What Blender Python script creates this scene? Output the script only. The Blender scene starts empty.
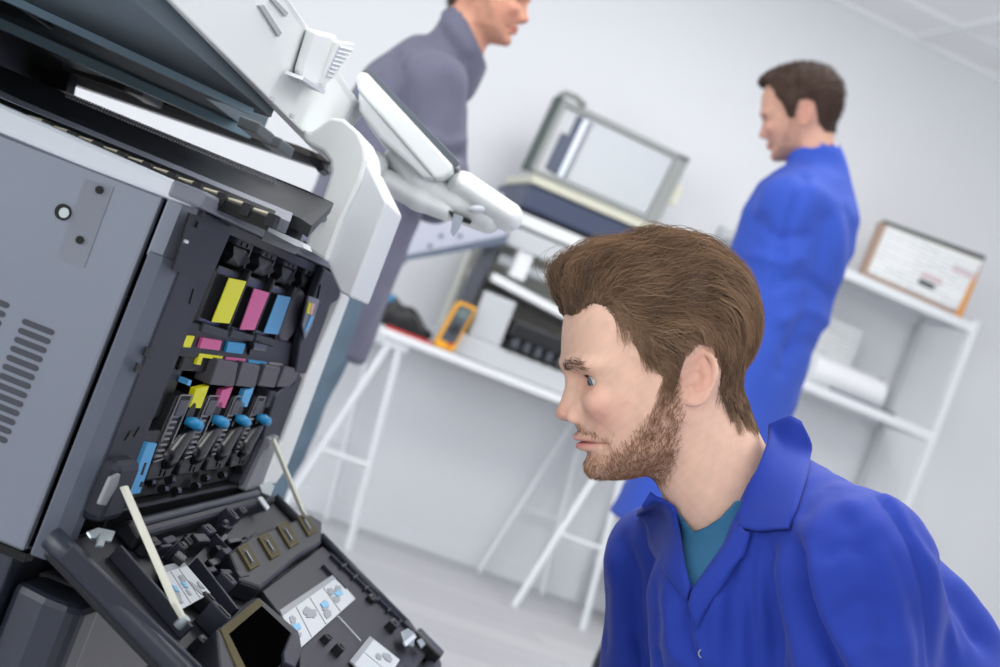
import bpy, math, random
import numpy as np
from mathutils import Vector, Matrix

# ------------------------------------------------------------------ camera, world, lights, exposure
SC = bpy.context.scene
COL = SC.collection
F = 1500.0; CX = 500.0; CY = 333.5
ROLL = math.radians(21.2); CAMH = 0.8; HEAD = math.radians(74.3); PITCH = math.atan(27.3 / F)
f0 = np.array([math.cos(HEAD), math.sin(HEAD), 0.0]); r0 = np.array([math.sin(HEAD), -math.cos(HEAD), 0.0]); z0 = np.array([0, 0, 1.0])
FW = f0 * math.cos(PITCH) + z0 * math.sin(PITCH); UP0 = z0 * math.cos(PITCH) - f0 * math.sin(PITCH)
CAM = np.array([0, 0, CAMH])
cr, sr = math.cos(ROLL), math.sin(ROLL)
IR = r0 * cr + UP0 * sr          # direction that reads as "right" in the picture
IU = -r0 * sr + UP0 * cr         # "up" in the picture
cd = bpy.data.cameras.new('camera'); cam = bpy.data.objects.new('camera', cd); COL.objects.link(cam)
cd.sensor_width = 36.0; cd.lens = 54.0; cd.clip_start = 0.05
m = Matrix.Identity(4)
for i, v in enumerate((IR, IU, -FW)):
    for j in range(3): m[j][i] = v[j]
m[2][3] = CAMH
cam.matrix_world = m
cd.dof.use_dof = True; cd.dof.focus_distance = 1.56; cd.dof.aperture_fstop = 5.4
SC.camera = cam
SC.view_settings.view_transform = 'Standard'; SC.view_settings.look = 'None'
SC.view_settings.exposure = -0.12; SC.view_settings.gamma = 1.0; SC.view_settings.use_curve_mapping = False
W = bpy.data.worlds.new('world'); SC.world = W; W.use_nodes = True
W.node_tree.nodes['Background'].inputs[0].default_value = (0.96, 0.98, 1.0, 1)
W.node_tree.nodes['Background'].inputs[1].default_value = 0.66

def area_light(name, loc, target, sx, sy, power, color=(1, 1, 1)):
    d = bpy.data.lights.new(name, 'AREA'); d.shape = 'RECTANGLE'; d.size = sx; d.size_y = sy; d.energy = power; d.color = color
    o = bpy.data.objects.new(name, d); COL.objects.link(o); o.location = loc
    o.rotation_euler = (Vector(target) - Vector(loc)).to_track_quat('-Z', 'Y').to_euler()
    return o
area_light('window_light', (-3.3, 1.5, 1.4), (1.2, 3.2, .8), 3.2, 2.2, 88, (0.97, 0.985, 1.0))
area_light('rear_window_light', (1.2, -2.6, 1.9), (1.0, 2.0, 0.9), 3.6, 1.6, 44, (1.0, 0.995, 0.98))
area_light('side_reflection_light', (-2.7, -1.5, 1.85), (0.2, 1.5, 1.5), 3.0, 1.7, 40, (0.99, 0.995, 1.0))  # added unseen light for the printer's side panel to reflect
area_light('ceiling_panel_light', (0.2, 1.9, 2.66), (0.2, 1.9, 0), 1.2, 1.2, 34, (1.0, 0.99, 0.97))
area_light('ceiling_panel_light', (1.9, 3.9, 2.66), (1.9, 3.9, 0), 1.2, 1.2, 32, (1.0, 0.99, 0.97))
area_light('ceiling_panel_light', (2.2, 1.4, 2.66), (2.2, 1.4, 0), 1.2, 1.2, 36, (1.0, 0.99, 0.97))

# ------------------------------------------------------------------ projections used to read places off the photograph
def P(px, py, d):
    x, y = px - CX, py - CY; u = x * cr + y * sr; v = -x * sr + y * cr
    return CAM + (FW + r0 * u / F - UP0 * v / F) * d

# printer frame: a runs away along its front, b points out of the front, z up
PH = HEAD - math.radians(4.9)
AD = np.array([math.cos(PH), math.sin(PH), 0.0]); BD = np.array([math.sin(PH), -math.cos(PH), 0.0])
PO = AD * 1.33 + BD * (-0.412)
def _ray(px, py): return P(px, py, 1.0) - CAM
def _loc(q): q = q - PO; return np.array([q @ AD, q @ BD, q[2]])
def onB(px, py, b=0.0):
    r = _ray(px, py); t = ((PO + BD * b - CAM) @ BD) / (r @ BD); return _loc(CAM + r * t)
def onA(px, py, a=0.0):
    r = _ray(px, py); t = ((PO + AD * a - CAM) @ AD) / (r @ AD); return _loc(CAM + r * t)
def onPlane(px, py, p0, n):
    """hit of the sight line with a plane given in the printer frame"""
    p0w = PO + AD * p0[0] + BD * p0[1] + z0 * p0[2]; nw = AD * n[0] + BD * n[1] + z0 * n[2]
    r = _ray(px, py); t = ((p0w - CAM) @ nw) / (r @ nw); return _loc(CAM + r * t)

# ------------------------------------------------------------------ materials
MATS = {}
def mat(name, col, rough=0.5, metal=0.0, bump=0.0, bscale=60.0, spec=0.5, var=0.0, vscale=4.0, sheen=0.0, emit=0.0, alpha=1.0, trans=0.0, sss=0.0, attr=None, coat=0.0, weave=0.0):
    if name in MATS: return MATS[name]
    M = bpy.data.materials.new(name); M.use_nodes = True; nt = M.node_tree; b = nt.nodes['Principled BSDF']
    c = (*col, 1)
    b.inputs['Base Color'].default_value = c; b.inputs['Roughness'].default_value = rough; b.inputs['Metallic'].default_value = metal
    b.inputs['Specular IOR Level'].default_value = spec
    if sheen: b.inputs['Sheen Weight'].default_value = sheen
    if coat: b.inputs['Coat Weight'].default_value = coat; b.inputs['Coat Roughness'].default_value = 0.1
    if emit: b.inputs['Emission Color'].default_value = c; b.inputs['Emission Strength'].default_value = emit
    if trans: b.inputs['Transmission Weight'].default_value = trans
    if sss:
        b.inputs['Subsurface Weight'].default_value = sss; b.inputs['Subsurface Radius'].default_value = (1.0, 0.35, 0.2); b.inputs['Subsurface Scale'].default_value = 0.008
    tc = nt.nodes.new('ShaderNodeTexCoord')
    src = None
    if attr:
        at = nt.nodes.new('ShaderNodeAttribute'); at.attribute_name = attr; src = at.outputs['Color']
        nt.links.new(src, b.inputs['Base Color'])
    if var:
        n = nt.nodes.new('ShaderNodeTexNoise'); n.inputs['Scale'].default_value = vscale; n.inputs['Detail'].default_value = 6
        nt.links.new(tc.outputs['Object'], n.inputs['Vector'])
        mr = nt.nodes.new('ShaderNodeMapRange'); mr.inputs['To Min'].default_value = 1 - var; mr.inputs['To Max'].default_value = 1 + var
        nt.links.new(n.outputs['Fac'], mr.inputs['Value'])
        vm = nt.nodes.new('ShaderNodeVectorMath'); vm.operation = 'SCALE'
        if src: nt.links.new(src, vm.inputs[0])
        else: vm.inputs[0].default_value = col
        nt.links.new(mr.outputs[0], vm.inputs['Scale']); nt.links.new(vm.outputs[0], b.inputs['Base Color'])
    if bump:
        n = nt.nodes.new('ShaderNodeTexNoise'); n.inputs['Scale'].default_value = bscale; n.inputs['Detail'].default_value = 4
        nt.links.new(tc.outputs['Object'], n.inputs['Vector'])
        bp = nt.nodes.new('ShaderNodeBump'); bp.inputs['Strength'].default_value = bump; bp.inputs['Distance'].default_value = 0.002
        nt.links.new(n.outputs['Fac'], bp.inputs['Height']); nt.links.new(bp.outputs[0], b.inputs['Normal'])
    MATS[name] = M
    return M
def srgb(r, g, b):
    f = lambda c: (c / 255 / 12.92) if c / 255 <= .04045 else ((c / 255 + .055) / 1.055) ** 2.4
    return (f(r), f(g), f(b))

# ------------------------------------------------------------------ mesh helpers
class MB:
    """collects faces; build() links them as ONE mesh object"""
    def __init__(s): s.v = []; s.f = []
    def add(s, vs, fs):
        n = len(s.v); s.v += [tuple(map(float, p)) for p in vs]; s.f += [tuple(i + n for i in f) for f in fs]; return s
    def prism(s, pts, vec):
        """polygon pts (3D) extruded along vec"""
        n = len(pts); vec = np.array(vec, float); a = [np.array(p, float) for p in pts]; b = [p + vec for p in a]
        fs = [tuple(range(n))[::-1], tuple(range(n, 2 * n))] + [(i, (i + 1) % n, n + (i + 1) % n, n + i) for i in range(n)]
        return s.add(a + b, fs)
    def box(s, lo, hi):
        lo = np.array(lo, float); hi = np.array(hi, float)
        x0, y0, z0_ = lo; x1, y1, z1 = hi
        return s.add([(x0, y0, z0_), (x1, y0, z0_), (x1, y1, z0_), (x0, y1, z0_), (x0, y0, z1), (x1, y0, z1), (x1, y1, z1), (x0, y1, z1)],
                     [(3, 2, 1, 0), (4, 5, 6, 7), (0, 1, 5, 4), (1, 2, 6, 5), (2, 3, 7, 6), (3, 0, 4, 7)])
    def obox(s, c, ax, hs):
        c = np.array(c, float); ax = [np.array(q, float) / np.linalg.norm(q) for q in ax]
        vs = [c + ax[0] * hs[0] * i + ax[1] * hs[1] * j + ax[2] * hs[2] * k for k in (-1, 1) for i, j in ((-1, -1), (1, -1), (1, 1), (-1, 1))]
        return s.add(vs, [(3, 2, 1, 0), (4, 5, 6, 7), (0, 1, 5, 4), (1, 2, 6, 5), (2, 3, 7, 6), (3, 0, 4, 7)])
    def tube(s, pts, r, n=10, flat=1.0):
        pts = [np.array(p, float) for p in pts]; m_ = len(pts); rs = r if hasattr(r, '__len__') else [r] * m_
        t0 = pts[1] - pts[0]; ref = np.array([0, 0, 1.0]) if abs(t0[2]) < .9 * np.linalg.norm(t0) else np.array([1.0, 0, 0])
        vs = []
        for i, p in enumerate(pts):
            t = pts[min(i + 1, m_ - 1)] - pts[max(i - 1, 0)]; t /= np.linalg.norm(t)
            u = np.cross(t, ref); u /= np.linalg.norm(u); w = np.cross(u, t)
            for k in range(n):
                a = 2 * math.pi * k / n; vs.append(p + (u * math.cos(a) * flat + w * math.sin(a)) * rs[i])
        fs = [(i * n + k, i * n + (k + 1) % n, (i + 1) * n + (k + 1) % n, (i + 1) * n + k) for i in range(m_ - 1) for k in range(n)]
        fs += [tuple(range(n))[::-1], tuple(range((m_ - 1) * n, m_ * n))]
        return s.add(vs, fs)
    def disc(s, c, nrm, r, h, n=20, r2=None):
        nrm = np.array(nrm, float); nrm /= np.linalg.norm(nrm)
        return s.tube([np.array(c) - nrm * h / 2, np.array(c) + nrm * h / 2], [r, r2 or r], n)
    def grid(s, G):
        """G: rows of points -> open sheet"""
        nr, nc = len(G), len(G[0])
        return s.add([p for r in G for p in r], [(i * nc + j, i * nc + j + 1, (i + 1) * nc + j + 1, (i + 1) * nc + j) for i in range(nr - 1) for j in range(nc - 1)])

BASIS = {}
def basis(o): return BASIS.get(o.name, Matrix.Identity(4))
def empty(name, loc=(0, 0, 0), rz=0.0, label=None, cat=None, group=None, kind=None, scale=1.0, mtx=None):
    o = bpy.data.objects.new(name, None); COL.objects.link(o); o.empty_display_size = 0.1
    M = mtx if mtx is not None else Matrix.Translation(Vector(loc)) @ Matrix.Rotation(rz, 4, 'Z') @ Matrix.Scale(scale, 4)
    o.matrix_basis = M; BASIS[o.name] = M
    tag(o, label, cat, group, kind); return o
def tag(o, label=None, cat=None, group=None, kind=None):
    for k, v in (('label', label), ('category', cat), ('group', group), ('kind', kind)):
        if v: o[k] = v
    return o
def finish(me, o, smooth, bevel, solid, sub, weld=False):
    if smooth is True: me.polygons.foreach_set('use_smooth', [True] * len(me.polygons))
    if solid:
        s = o.modifiers.new('solid', 'SOLIDIFY'); s.thickness = solid; s.offset = 0
    if bevel:
        b = o.modifiers.new('bevel', 'BEVEL'); b.width = bevel; b.segments = 2; b.limit_method = 'ANGLE'; b.angle_limit = math.radians(40)
        b.harden_normals = False
    if sub:
        s = o.modifiers.new('sub', 'SUBSURF'); s.levels = sub; s.render_levels = sub
def build(name, mb, m, parent=None, bevel=0.0, smooth=False, solid=0.0, sub=0, label=None, world=False, auto=None):
    """one mesh object; vertices given in the parent's frame (world=True: in world space)"""
    vs, fs = (mb.v, mb.f) if isinstance(mb, MB) else mb
    vs = np.asarray(vs, dtype=np.float64)
    if world and parent is not None:
        R = parent
        Mi = np.array(CH(R).inverted())
        vs = vs @ Mi[:3, :3].T + Mi[:3, 3]
    me = bpy.data.meshes.new(name)
    if isinstance(fs, np.ndarray):
        nv, nf, k = len(vs), len(fs), fs.shape[1]
        me.vertices.add(nv); me.vertices.foreach_set('co', vs.astype(np.float32).ravel())
        me.loops.add(nf * k); me.loops.foreach_set('vertex_index', fs.astype(np.int32).ravel())
        me.polygons.add(nf); me.polygons.foreach_set('loop_start', np.arange(0, nf * k, k, dtype=np.int32))
        me.update(calc_edges=True); me.validate()
    else:
        me.from_pydata([tuple(p) for p in vs], [], fs); me.update()
    me.materials.append(m)
    o = bpy.data.objects.new(name, me); COL.objects.link(o)
    if parent is not None: o.parent = parent; PARENT[o.name] = parent
    if auto:
        me.polygons.foreach_set('use_smooth', [True] * len(me.polygons)); me.update()
        try: me.set_sharp_from_angle(angle=math.radians(auto))
        except Exception: pass
        finish(me, o, False, bevel, solid, sub)
    else: finish(me, o, smooth, bevel, solid, sub)
    if label: o['label'] = label
    return o
PARENT = {}
def CH(o):
    M = basis(o)
    while o.name in PARENT: o = PARENT[o.name]; M = basis(o) @ M
    return M

# ------------------------------------------------------------------ implicit-surface modelling (vectorised surface nets)
def surface_nets(fn, lo, hi, h, smooth=1):
    """fn(x, y, z) -> signed value, negative inside. Returns verts, quads"""
    ax = [np.arange(lo[i], hi[i] + h, h) for i in range(3)]
    X, Y, Z = np.meshgrid(*ax, indexing='ij', sparse=True)
    V = np.ascontiguousarray(np.broadcast_to(fn(X, Y, Z), tuple(len(a) for a in ax))).astype(np.float32)
    V[0] = V[-1] = 1; V[:, 0] = V[:, -1] = 1; V[:, :, 0] = V[:, :, -1] = 1
    S = V < 0
    nx, ny, nz = V.shape; cs = (nx - 1, ny - 1, nz - 1)
    acc = np.zeros(cs + (3,), np.float32); cnt = np.zeros(cs, np.float32)
    corners = [(i, j, k) for i in (0, 1) for j in (0, 1) for k in (0, 1)]
    anyin = np.zeros(cs, bool); allin = np.ones(cs, bool)
    sl = lambda A, c: A[c[0]:c[0] + cs[0], c[1]:c[1] + cs[1], c[2]:c[2] + cs[2]]
    for c in corners: q = sl(S, c); anyin |= q; allin &= q
    act = np.argwhere(anyin & ~allin)
    idx = -np.ones(cs, np.int64); idx[act[:, 0], act[:, 1], act[:, 2]] = np.arange(len(act))
    vals = {c: V[act[:, 0] + c[0], act[:, 1] + c[1], act[:, 2] + c[2]] for c in corners}
    acc = np.zeros((len(act), 3)); cnt = np.zeros(len(act))
    for c in corners:
        for a_ in range(3):
            if c[a_] == 0:
                d = list(c); d[a_] = 1; d = tuple(d); v0, v1 = vals[c], vals[d]
                cross = (v0 < 0) != (v1 < 0); t = np.where(cross, v0 / np.where(cross, v0 - v1, 1), 0)
                p = np.zeros((len(act), 3)); p[:] = c; p[:, a_] += t
                acc += p * cross[:, None]; cnt += cross
    verts = np.array(lo) + (act + acc / cnt[:, None]) * h
    quads = []
    for a_ in range(3):
        b_, c_ = (a_ + 1) % 3, (a_ + 2) % 3
        s0 = [slice(None)] * 3; s1 = [slice(None)] * 3; s0[a_] = slice(0, -1); s1[a_] = slice(1, None)
        A, B = S[tuple(s0)], S[tuple(s1)]
        e = np.argwhere(A != B)
        e = e[(e[:, b_] > 0) & (e[:, c_] > 0) & (e[:, b_] < V.shape[b_] - 1) & (e[:, c_] < V.shape[c_] - 1)]
        flip = A[e[:, 0], e[:, 1], e[:, 2]]
        def g(db, dc):
            q = e.copy(); q[:, b_] -= db; q[:, c_] -= dc; return idx[q[:, 0], q[:, 1], q[:, 2]]
        Q = np.stack([g(1, 1), g(0, 1), g(0, 0), g(1, 0)], 1)
        Q[~flip] = Q[~flip][:, ::-1]; quads.append(Q)
    Q = np.concatenate(quads); Q = Q[(Q >= 0).all(1)]
    for _ in range(smooth): verts = relax(verts, Q, .5)
    return verts, Q
def relax(v, Q, k=.5):
    E = np.concatenate([Q[:, [0, 1]], Q[:, [1, 2]], Q[:, [2, 3]], Q[:, [3, 0]]])
    s = np.zeros_like(v); n = np.zeros(len(v))
    for d in range(3): s[:, d] = np.bincount(E[:, 0], v[E[:, 1], d], len(v)) + np.bincount(E[:, 1], v[E[:, 0], d], len(v))
    n = np.bincount(E[:, 0], minlength=len(v)) + np.bincount(E[:, 1], minlength=len(v))
    return v * (1 - k) + k * s / np.maximum(n, 1)[:, None]
def vnormals(v, Q):
    a = v[Q[:, 2]] - v[Q[:, 0]]; b = v[Q[:, 3]] - v[Q[:, 1]]; fn = np.cross(a, b)
    N = np.zeros_like(v)
    for k in range(4):
        for d in range(3): N[:, d] += np.bincount(Q[:, k], fn[:, d], len(v))
    return N / np.maximum(np.linalg.norm(N, axis=1), 1e-12)[:, None]
def smin(a, b, k):
    h = np.clip(.5 + .5 * (b - a) / k, 0, 1); return b * (1 - h) + a * h - k * h * (1 - h)
def smax(a, b, k): return -smin(-a, -b, k)
def ell(x, y, z, c, r):
    q = np.sqrt(((x - c[0]) / r[0]) ** 2 + ((y - c[1]) / r[1]) ** 2 + ((z - c[2]) / r[2]) ** 2); return (q - 1) * min(r)
def cap(x, y, z, a, b, ra, rb=None, sq=(1, 1, 1)):
    """rounded cone between a and b"""
    rb = ra if rb is None else rb
    a = np.array(a, float); b = np.array(b, float); d = b - a; L = d @ d
    px, py, pz = x - a[0], y - a[1], z - a[2]
    t = np.clip((px * d[0] + py * d[1] + pz * d[2]) / L, 0, 1)
    return np.sqrt(((px - d[0] * t) / sq[0]) ** 2 + ((py - d[1] * t) / sq[1]) ** 2 + ((pz - d[2] * t) / sq[2]) ** 2) - (ra + (rb - ra) * t)
def chain(x, y, z, pts, rs, k):
    F_ = None
    for i in range(len(pts) - 1):
        q = cap(x, y, z, pts[i], pts[i + 1], rs[i], rs[i + 1]); F_ = q if F_ is None else smin(F_, q, k)
    return F_
def poly2(x, y, pts):
    """signed distance to a closed polygon in the xy plane, negative inside"""
    pts = np.array(pts, float); d = None; inside = None
    for i in range(len(pts)):
        a, b = pts[i], pts[(i + 1) % len(pts)]; e = b - a
        wx, wy = x - a[0], y - a[1]; t = np.clip((wx * e[0] + wy * e[1]) / (e @ e), 0, 1)
        q = (wx - e[0] * t) ** 2 + (wy - e[1] * t) ** 2
        d = q if d is None else np.minimum(d, q)
        c = ((a[1] > y) != (b[1] > y)) & (x < (b[0] - a[0]) * (y - a[1]) / ((b[1] - a[1]) if b[1] != a[1] else 1e-9) + a[0])
        inside = c if inside is None else inside ^ c
    return np.where(inside, -1, 1) * np.sqrt(d)
def spl(pts, n):
    """Catmull-Rom through pts, n points"""
    p = np.array(pts, float); p = np.vstack([2 * p[0] - p[1], p, 2 * p[-1] - p[-2]]); m_ = len(p) - 3; out = []
    for s in np.linspace(0, m_ - 1e-9, n):
        i = int(s); t = s - i; a, b, c, d = p[i:i + 4]
        out.append(.5 * (2 * b + (c - a) * t + (2 * a - 5 * b + 4 * c - d) * t * t + (3 * b - a - 3 * c + d) * t ** 3))
    return np.array(out)
def vnoise(p, seed=0, scale=1.0):
    """cheap smooth pseudo-noise from sines, in -1..1"""
    rs = np.random.RandomState(seed); s = 0
    for i in range(6):
        k = rs.normal(size=3) * scale; s = s + np.sin(p[..., 0] * k[0] + p[..., 1] * k[1] + p[..., 2] * k[2] + rs.uniform(0, 6.28))
    return s / 3.2
# ------------------------------------------------------------------ the room
M_wall = mat('wall_paint', srgb(232, 234, 238), .85, bump=.05, bscale=180)
M_ceil = mat('ceiling_tile', srgb(243, 244, 245), .9, bump=.15, bscale=300)
M_white = mat('white_plastic', srgb(236, 239, 241), .38, bump=.03, bscale=400)
M_wsteel = mat('white_steel', srgb(232, 236, 240), .35)
def floor_material():
    M = bpy.data.materials.new('grey_plank_floor'); M.use_nodes = True; nt = M.node_tree; b = nt.nodes['Principled BSDF']
    tc = nt.nodes.new('ShaderNodeTexCoord'); br = nt.nodes.new('ShaderNodeTexBrick')
    br.inputs['Color1'].default_value = (*srgb(202, 202, 205), 1); br.inputs['Color2'].default_value = (*srgb(190, 190, 194), 1); br.inputs['Mortar'].default_value = (*srgb(165, 165, 170), 1)
    br.inputs['Scale'].default_value = 1; br.inputs['Brick Width'].default_value = 1.2; br.inputs['Row Height'].default_value = .19; br.inputs['Mortar Size'].default_value = .003
    nt.links.new(tc.outputs['Object'], br.inputs['Vector'])
    mp = nt.nodes.new('ShaderNodeMapping'); mp.inputs['Scale'].default_value = (2, 22, 1); n = nt.nodes.new('ShaderNodeTexNoise'); n.inputs['Scale'].default_value = 2; n.inputs['Detail'].default_value = 8
    nt.links.new(tc.outputs['Object'], mp.inputs[0]); nt.links.new(mp.outputs[0], n.inputs['Vector'])
    mr = nt.nodes.new('ShaderNodeMapRange'); mr.inputs['To Min'].default_value = .85; mr.inputs['To Max'].default_value = 1.12; nt.links.new(n.outputs['Fac'], mr.inputs[0])
    vm = nt.nodes.new('ShaderNodeVectorMath'); vm.operation = 'SCALE'; nt.links.new(br.outputs['Color'], vm.inputs[0]); nt.links.new(mr.outputs[0], vm.inputs['Scale'])
    nt.links.new(vm.outputs[0], b.inputs['Base Color']); b.inputs['Roughness'].default_value = .45
    return M
S_ = dict(kind='structure')
WY = 5.72; CZ = 2.713
tag(build('floor', MB().box((-4, -3, -.05), (5, WY + .1, 0)), floor_material()), **S_)
tag(build('wall_back', MB().box((-4, WY, 0), (5, WY + .1, CZ + .3)), M_wall), **S_)
tag(build('wall_right', MB().box((5, -3, 0), (5.1, WY + .1, CZ + .3)), M_wall), **S_)
tag(build('ceiling', MB().box((-4, -3, CZ), (5, WY, CZ + .05)), M_ceil), **S_)
g = MB()
M_bar = mat('ceiling_bar', srgb(240, 242, 244), .5)
for k in range(12):
    x = 2.83 - .6 * 8 + .6 * k
    if -3.9 < x < 5: g.box((x - .016, -3, CZ - .016), (x + .016, WY, CZ))
for k in range(14):
    y = WY - .36 - .6 * k
    if y > -3: g.box((-4, y - .016, CZ - .017), (5, y + .016, CZ))
tag(build('trim_1', g, M_bar), **S_)
g = MB().box((-4, WY - .03, CZ - .03), (5, WY, CZ)); tag(build('trim_2', g, M_bar), **S_)
tag(build('baseboard_back', MB().box((-4, WY - .015, 0), (5, WY, .08)), M_wsteel, bevel=.004), **S_)

# ------------------------------------------------------------------ work table on trestles
M_lam = mat('white_laminate', srgb(238, 240, 243), .3)
t = empty('work_table', (1.8, 5.38, 0), label='long white trestle work table holding the opened copier against the back wall', cat='table')
TX0, TX1, TY0, TY1 = 1.03 - 1.8, 2.27 - 1.8, 5.09 - 5.38, 5.68 - 5.38
build('tabletop', MB().box((TX0, TY0, .742), (TX1, TY1, .770)), M_lam, t, bevel=.003)
for ax_, q in ((1.10 - 1.8, 0), (2.03 - 1.8, 1)):
    tr = build('trestle', MB().box((ax_ - .05, TY0 + .02, .712), (ax_ + .05, TY1 - .02, .742)), M_wsteel, t, bevel=.004)
    for yy in (TY0 + .03, TY1 - .04):
        for sx in (-1, 1):
            e = ax_ + (.11 if sx > 0 else -.17); s0 = ax_ + sx * .02
            build('leg', MB().tube([(s0, yy, .72), (e, yy, 0)], .0135, 4), M_wsteel, tr)
        build('brace', MB().tube([(ax_ - .11, yy, .30), (ax_ + .075, yy, .30)], .008, 8), M_wsteel, tr)

# ------------------------------------------------------------------ opened copier on the table
M_beige = mat('beige_plastic', srgb(214, 214, 204), .5)
M_dgrey = mat('dark_grey_plastic', srgb(74, 78, 86), .45)
M_navy = mat('blue_grey_plastic', srgb(62, 72, 98), .45)
M_lgrey = mat('light_grey_plastic', srgb(196, 200, 204), .45)
M_blackp = mat('black_plastic', srgb(26, 27, 31), .4)
M_platen = mat('platen_white', srgb(184, 190, 196), .35)
M_lav = mat('lavender_grey_plastic', srgb(188, 192, 206), .45)
c = empty('disassembled_copier', (1.62, 5.38, .770), label='opened beige and grey copier with raised flatbed lid on the white work table', cat='copier')
def C(x, y, z): k_ = 1.0137; return (x * k_ - 1.62, y + .07 - 5.38 - (.02 if y > 5.58 else 0), max(.771, .8 + (z - .8) * k_) - .77)
build('base', MB().box(C(1.30, 5.12, .772), C(1.99, 5.60, .85)), M_lgrey, c, bevel=.008)
build('side_panel', MB().prism([C(1.245, 5.14, .775), C(1.30, 5.14, .775), C(1.335, 5.14, 1.30), C(1.285, 5.14, 1.30)], (.085, .40, 0)), M_dgrey, c, bevel=.006)
build('side_panel', MB().box(C(1.94, 5.14, .85), C(1.99, 5.60, 1.30)), M_lgrey, c, bevel=.008)
build('rear_panel', MB().box(C(1.32, 5.50, .85), C(1.94, 5.60, 1.30)), M_beige, c, bevel=.006)
build('front_frame', MB().box(C(1.335, 5.13, .85), C(1.46, 5.17, 1.02)).box(C(1.335, 5.13, 1.20), C(1.94, 5.17, 1.27)), M_lgrey, c, bevel=.006)
build('output_shelf', MB().prism([C(1.34, 5.13, 1.06), C(1.34, 5.13, 1.09), C(1.93, 5.13, 1.03), C(1.93, 5.13, 1.0)], (0, .38, 0)), M_white, c, bevel=.004)
tn = build('toner_drawer', MB().box(C(1.47, 5.11, .90), C(1.86, 5.40, .965)), M_blackp, c, bevel=.01)
g = MB()
for k in range(8): g.box(C(1.49 + .045 * k, 5.10, .865), C(1.515 + .045 * k, 5.16, .90))
build('latch', g, M_dgrey, tn, bevel=.003)
build('roller', MB().tube([C(1.35, 5.2, 1.15), C(1.93, 5.2, 1.15)], .022, 14), M_lgrey, c, smooth=False)
build('paper_guide', MB().box(C(1.40, 5.14, 1.10), C(1.46, 5.2, 1.22)), M_white, c, bevel=.006)
build('scanner_base', MB().box(C(1.35, 5.14, 1.345), C(1.93, 5.58, 1.435)), M_navy, c, bevel=.01)
build('paper_ledge', MB().box(C(1.33, 5.16, 1.285), C(1.90, 5.5, 1.33)), M_white, c, bevel=.004)
build('trim_strip', MB().box(C(1.345, 5.125, 1.435), C(1.90, 5.50, 1.465)), mat('cream_plastic', srgb(208, 208, 190), .5), c, bevel=.004)
# raised flatbed lid: frame, white plate, dark edge
a0, a1, a2, a3 = (1.365, 1.492), (1.400, 1.797), (1.953, 1.783), (1.902, 1.488)
def lidpt(s, tt, y):
    x = (a0[0] * (1 - s) + a3[0] * s) * (1 - tt) + (a1[0] * (1 - s) + a2[0] * s) * tt; z = (a0[1] * (1 - s) + a3[1] * s) * (1 - tt) + (a1[1] * (1 - s) + a2[1] * s) * tt
    return C(x, y + .06 * tt, z)
def lidbar(s0, s1, t0, t1, y0, y1): return [lidpt(s0, t0, y0), lidpt(s1, t0, y0), lidpt(s1, t1, y0), lidpt(s0, t1, y0)], (0, y1 - y0, 0)
ld = build('flatbed_lid', MB().prism(*lidbar(0, 1, 0, 1, 5.30, 5.335)), M_lgrey, c, bevel=.004)
g = MB()
for q in ((0, .045, 0, 1), (.90, 1, 0, 1), (0, 1, .92, 1), (0, 1, 0, .06)): g.prism(*lidbar(*q, 5.285, 5.30))
build('lid_frame', g, mat('grey_frame', srgb(142, 146, 146), .45), ld, bevel=.003)
build('edge_strip', MB().prism(*lidbar(-.035, 0.0, 0, 1, 5.28, 5.34)), mat('dark_green_edge', srgb(52, 66, 66), .5), ld)
build('white_plate', MB().prism(*lidbar(.27, .89, .08, .90, 5.290, 5.30)), M_platen, ld)
build('scan_slot', MB().prism(*lidbar(.10, .155, .12, .60, 5.288, 5.30)).prism(*lidbar(.15, .20, .10, .88, 5.288, 5.30)).prism(*lidbar(.235, .25, .08, .86, 5.288, 5.30)), M_navy, ld)
build('scan_glass', MB().prism(*lidbar(.195, .235, .08, .86, 5.287, 5.30)), mat('pale_glass', srgb(214, 222, 236), .2), ld)
build('hinge', MB().tube([lidpt(-.03, .99, 5.28), lidpt(.0, 1.06, 5.28), lidpt(.08, 1.07, 5.28), lidpt(.16, 1.02, 5.28)], .012, 8), mat('grey_frame', (0, 0, 0)), ld, smooth=True)
build('tab', MB().prism(*lidbar(1.0, 1.06, .35, .62, 5.30, 5.32)), mat('cream_plastic', (0, 0, 0)), ld)
build('side_tray', MB().prism([C(*_q) for _q in [(1.325, 5.10, 1.215), (1.325, 5.10, 1.235), (1.26, 5.10, 1.36), (.99, 5.10, 1.24), (.93, 5.10, 1.02), (.955, 5.10, .985)]], (0, .03, 0)), M_lav, c, bevel=.004)
tray = COL.objects[-1]
build('tray_edge', MB().prism([C(1.335, 5.09, 1.198), C(1.33, 5.09, 1.229), C(.955, 5.09, .988), C(.955, 5.09, .972)], (0, .05, 0)), mat('slate_edge', srgb(92, 104, 122), .5), tray)
g = MB()
for px, py in ((430, 246), (441, 236), (460, 236), (457, 247), (417, 256), (404, 262), (476, 243)):
    q = P(px, py, 1) - CAM; tt = 5.098 / q[1]; q = CAM + q * tt; g.disc(C(*q), (0, 1, 0), .008, .004, 12)
build('hole', g, mat('slate_edge', (0, 0, 0)), tray)

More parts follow.
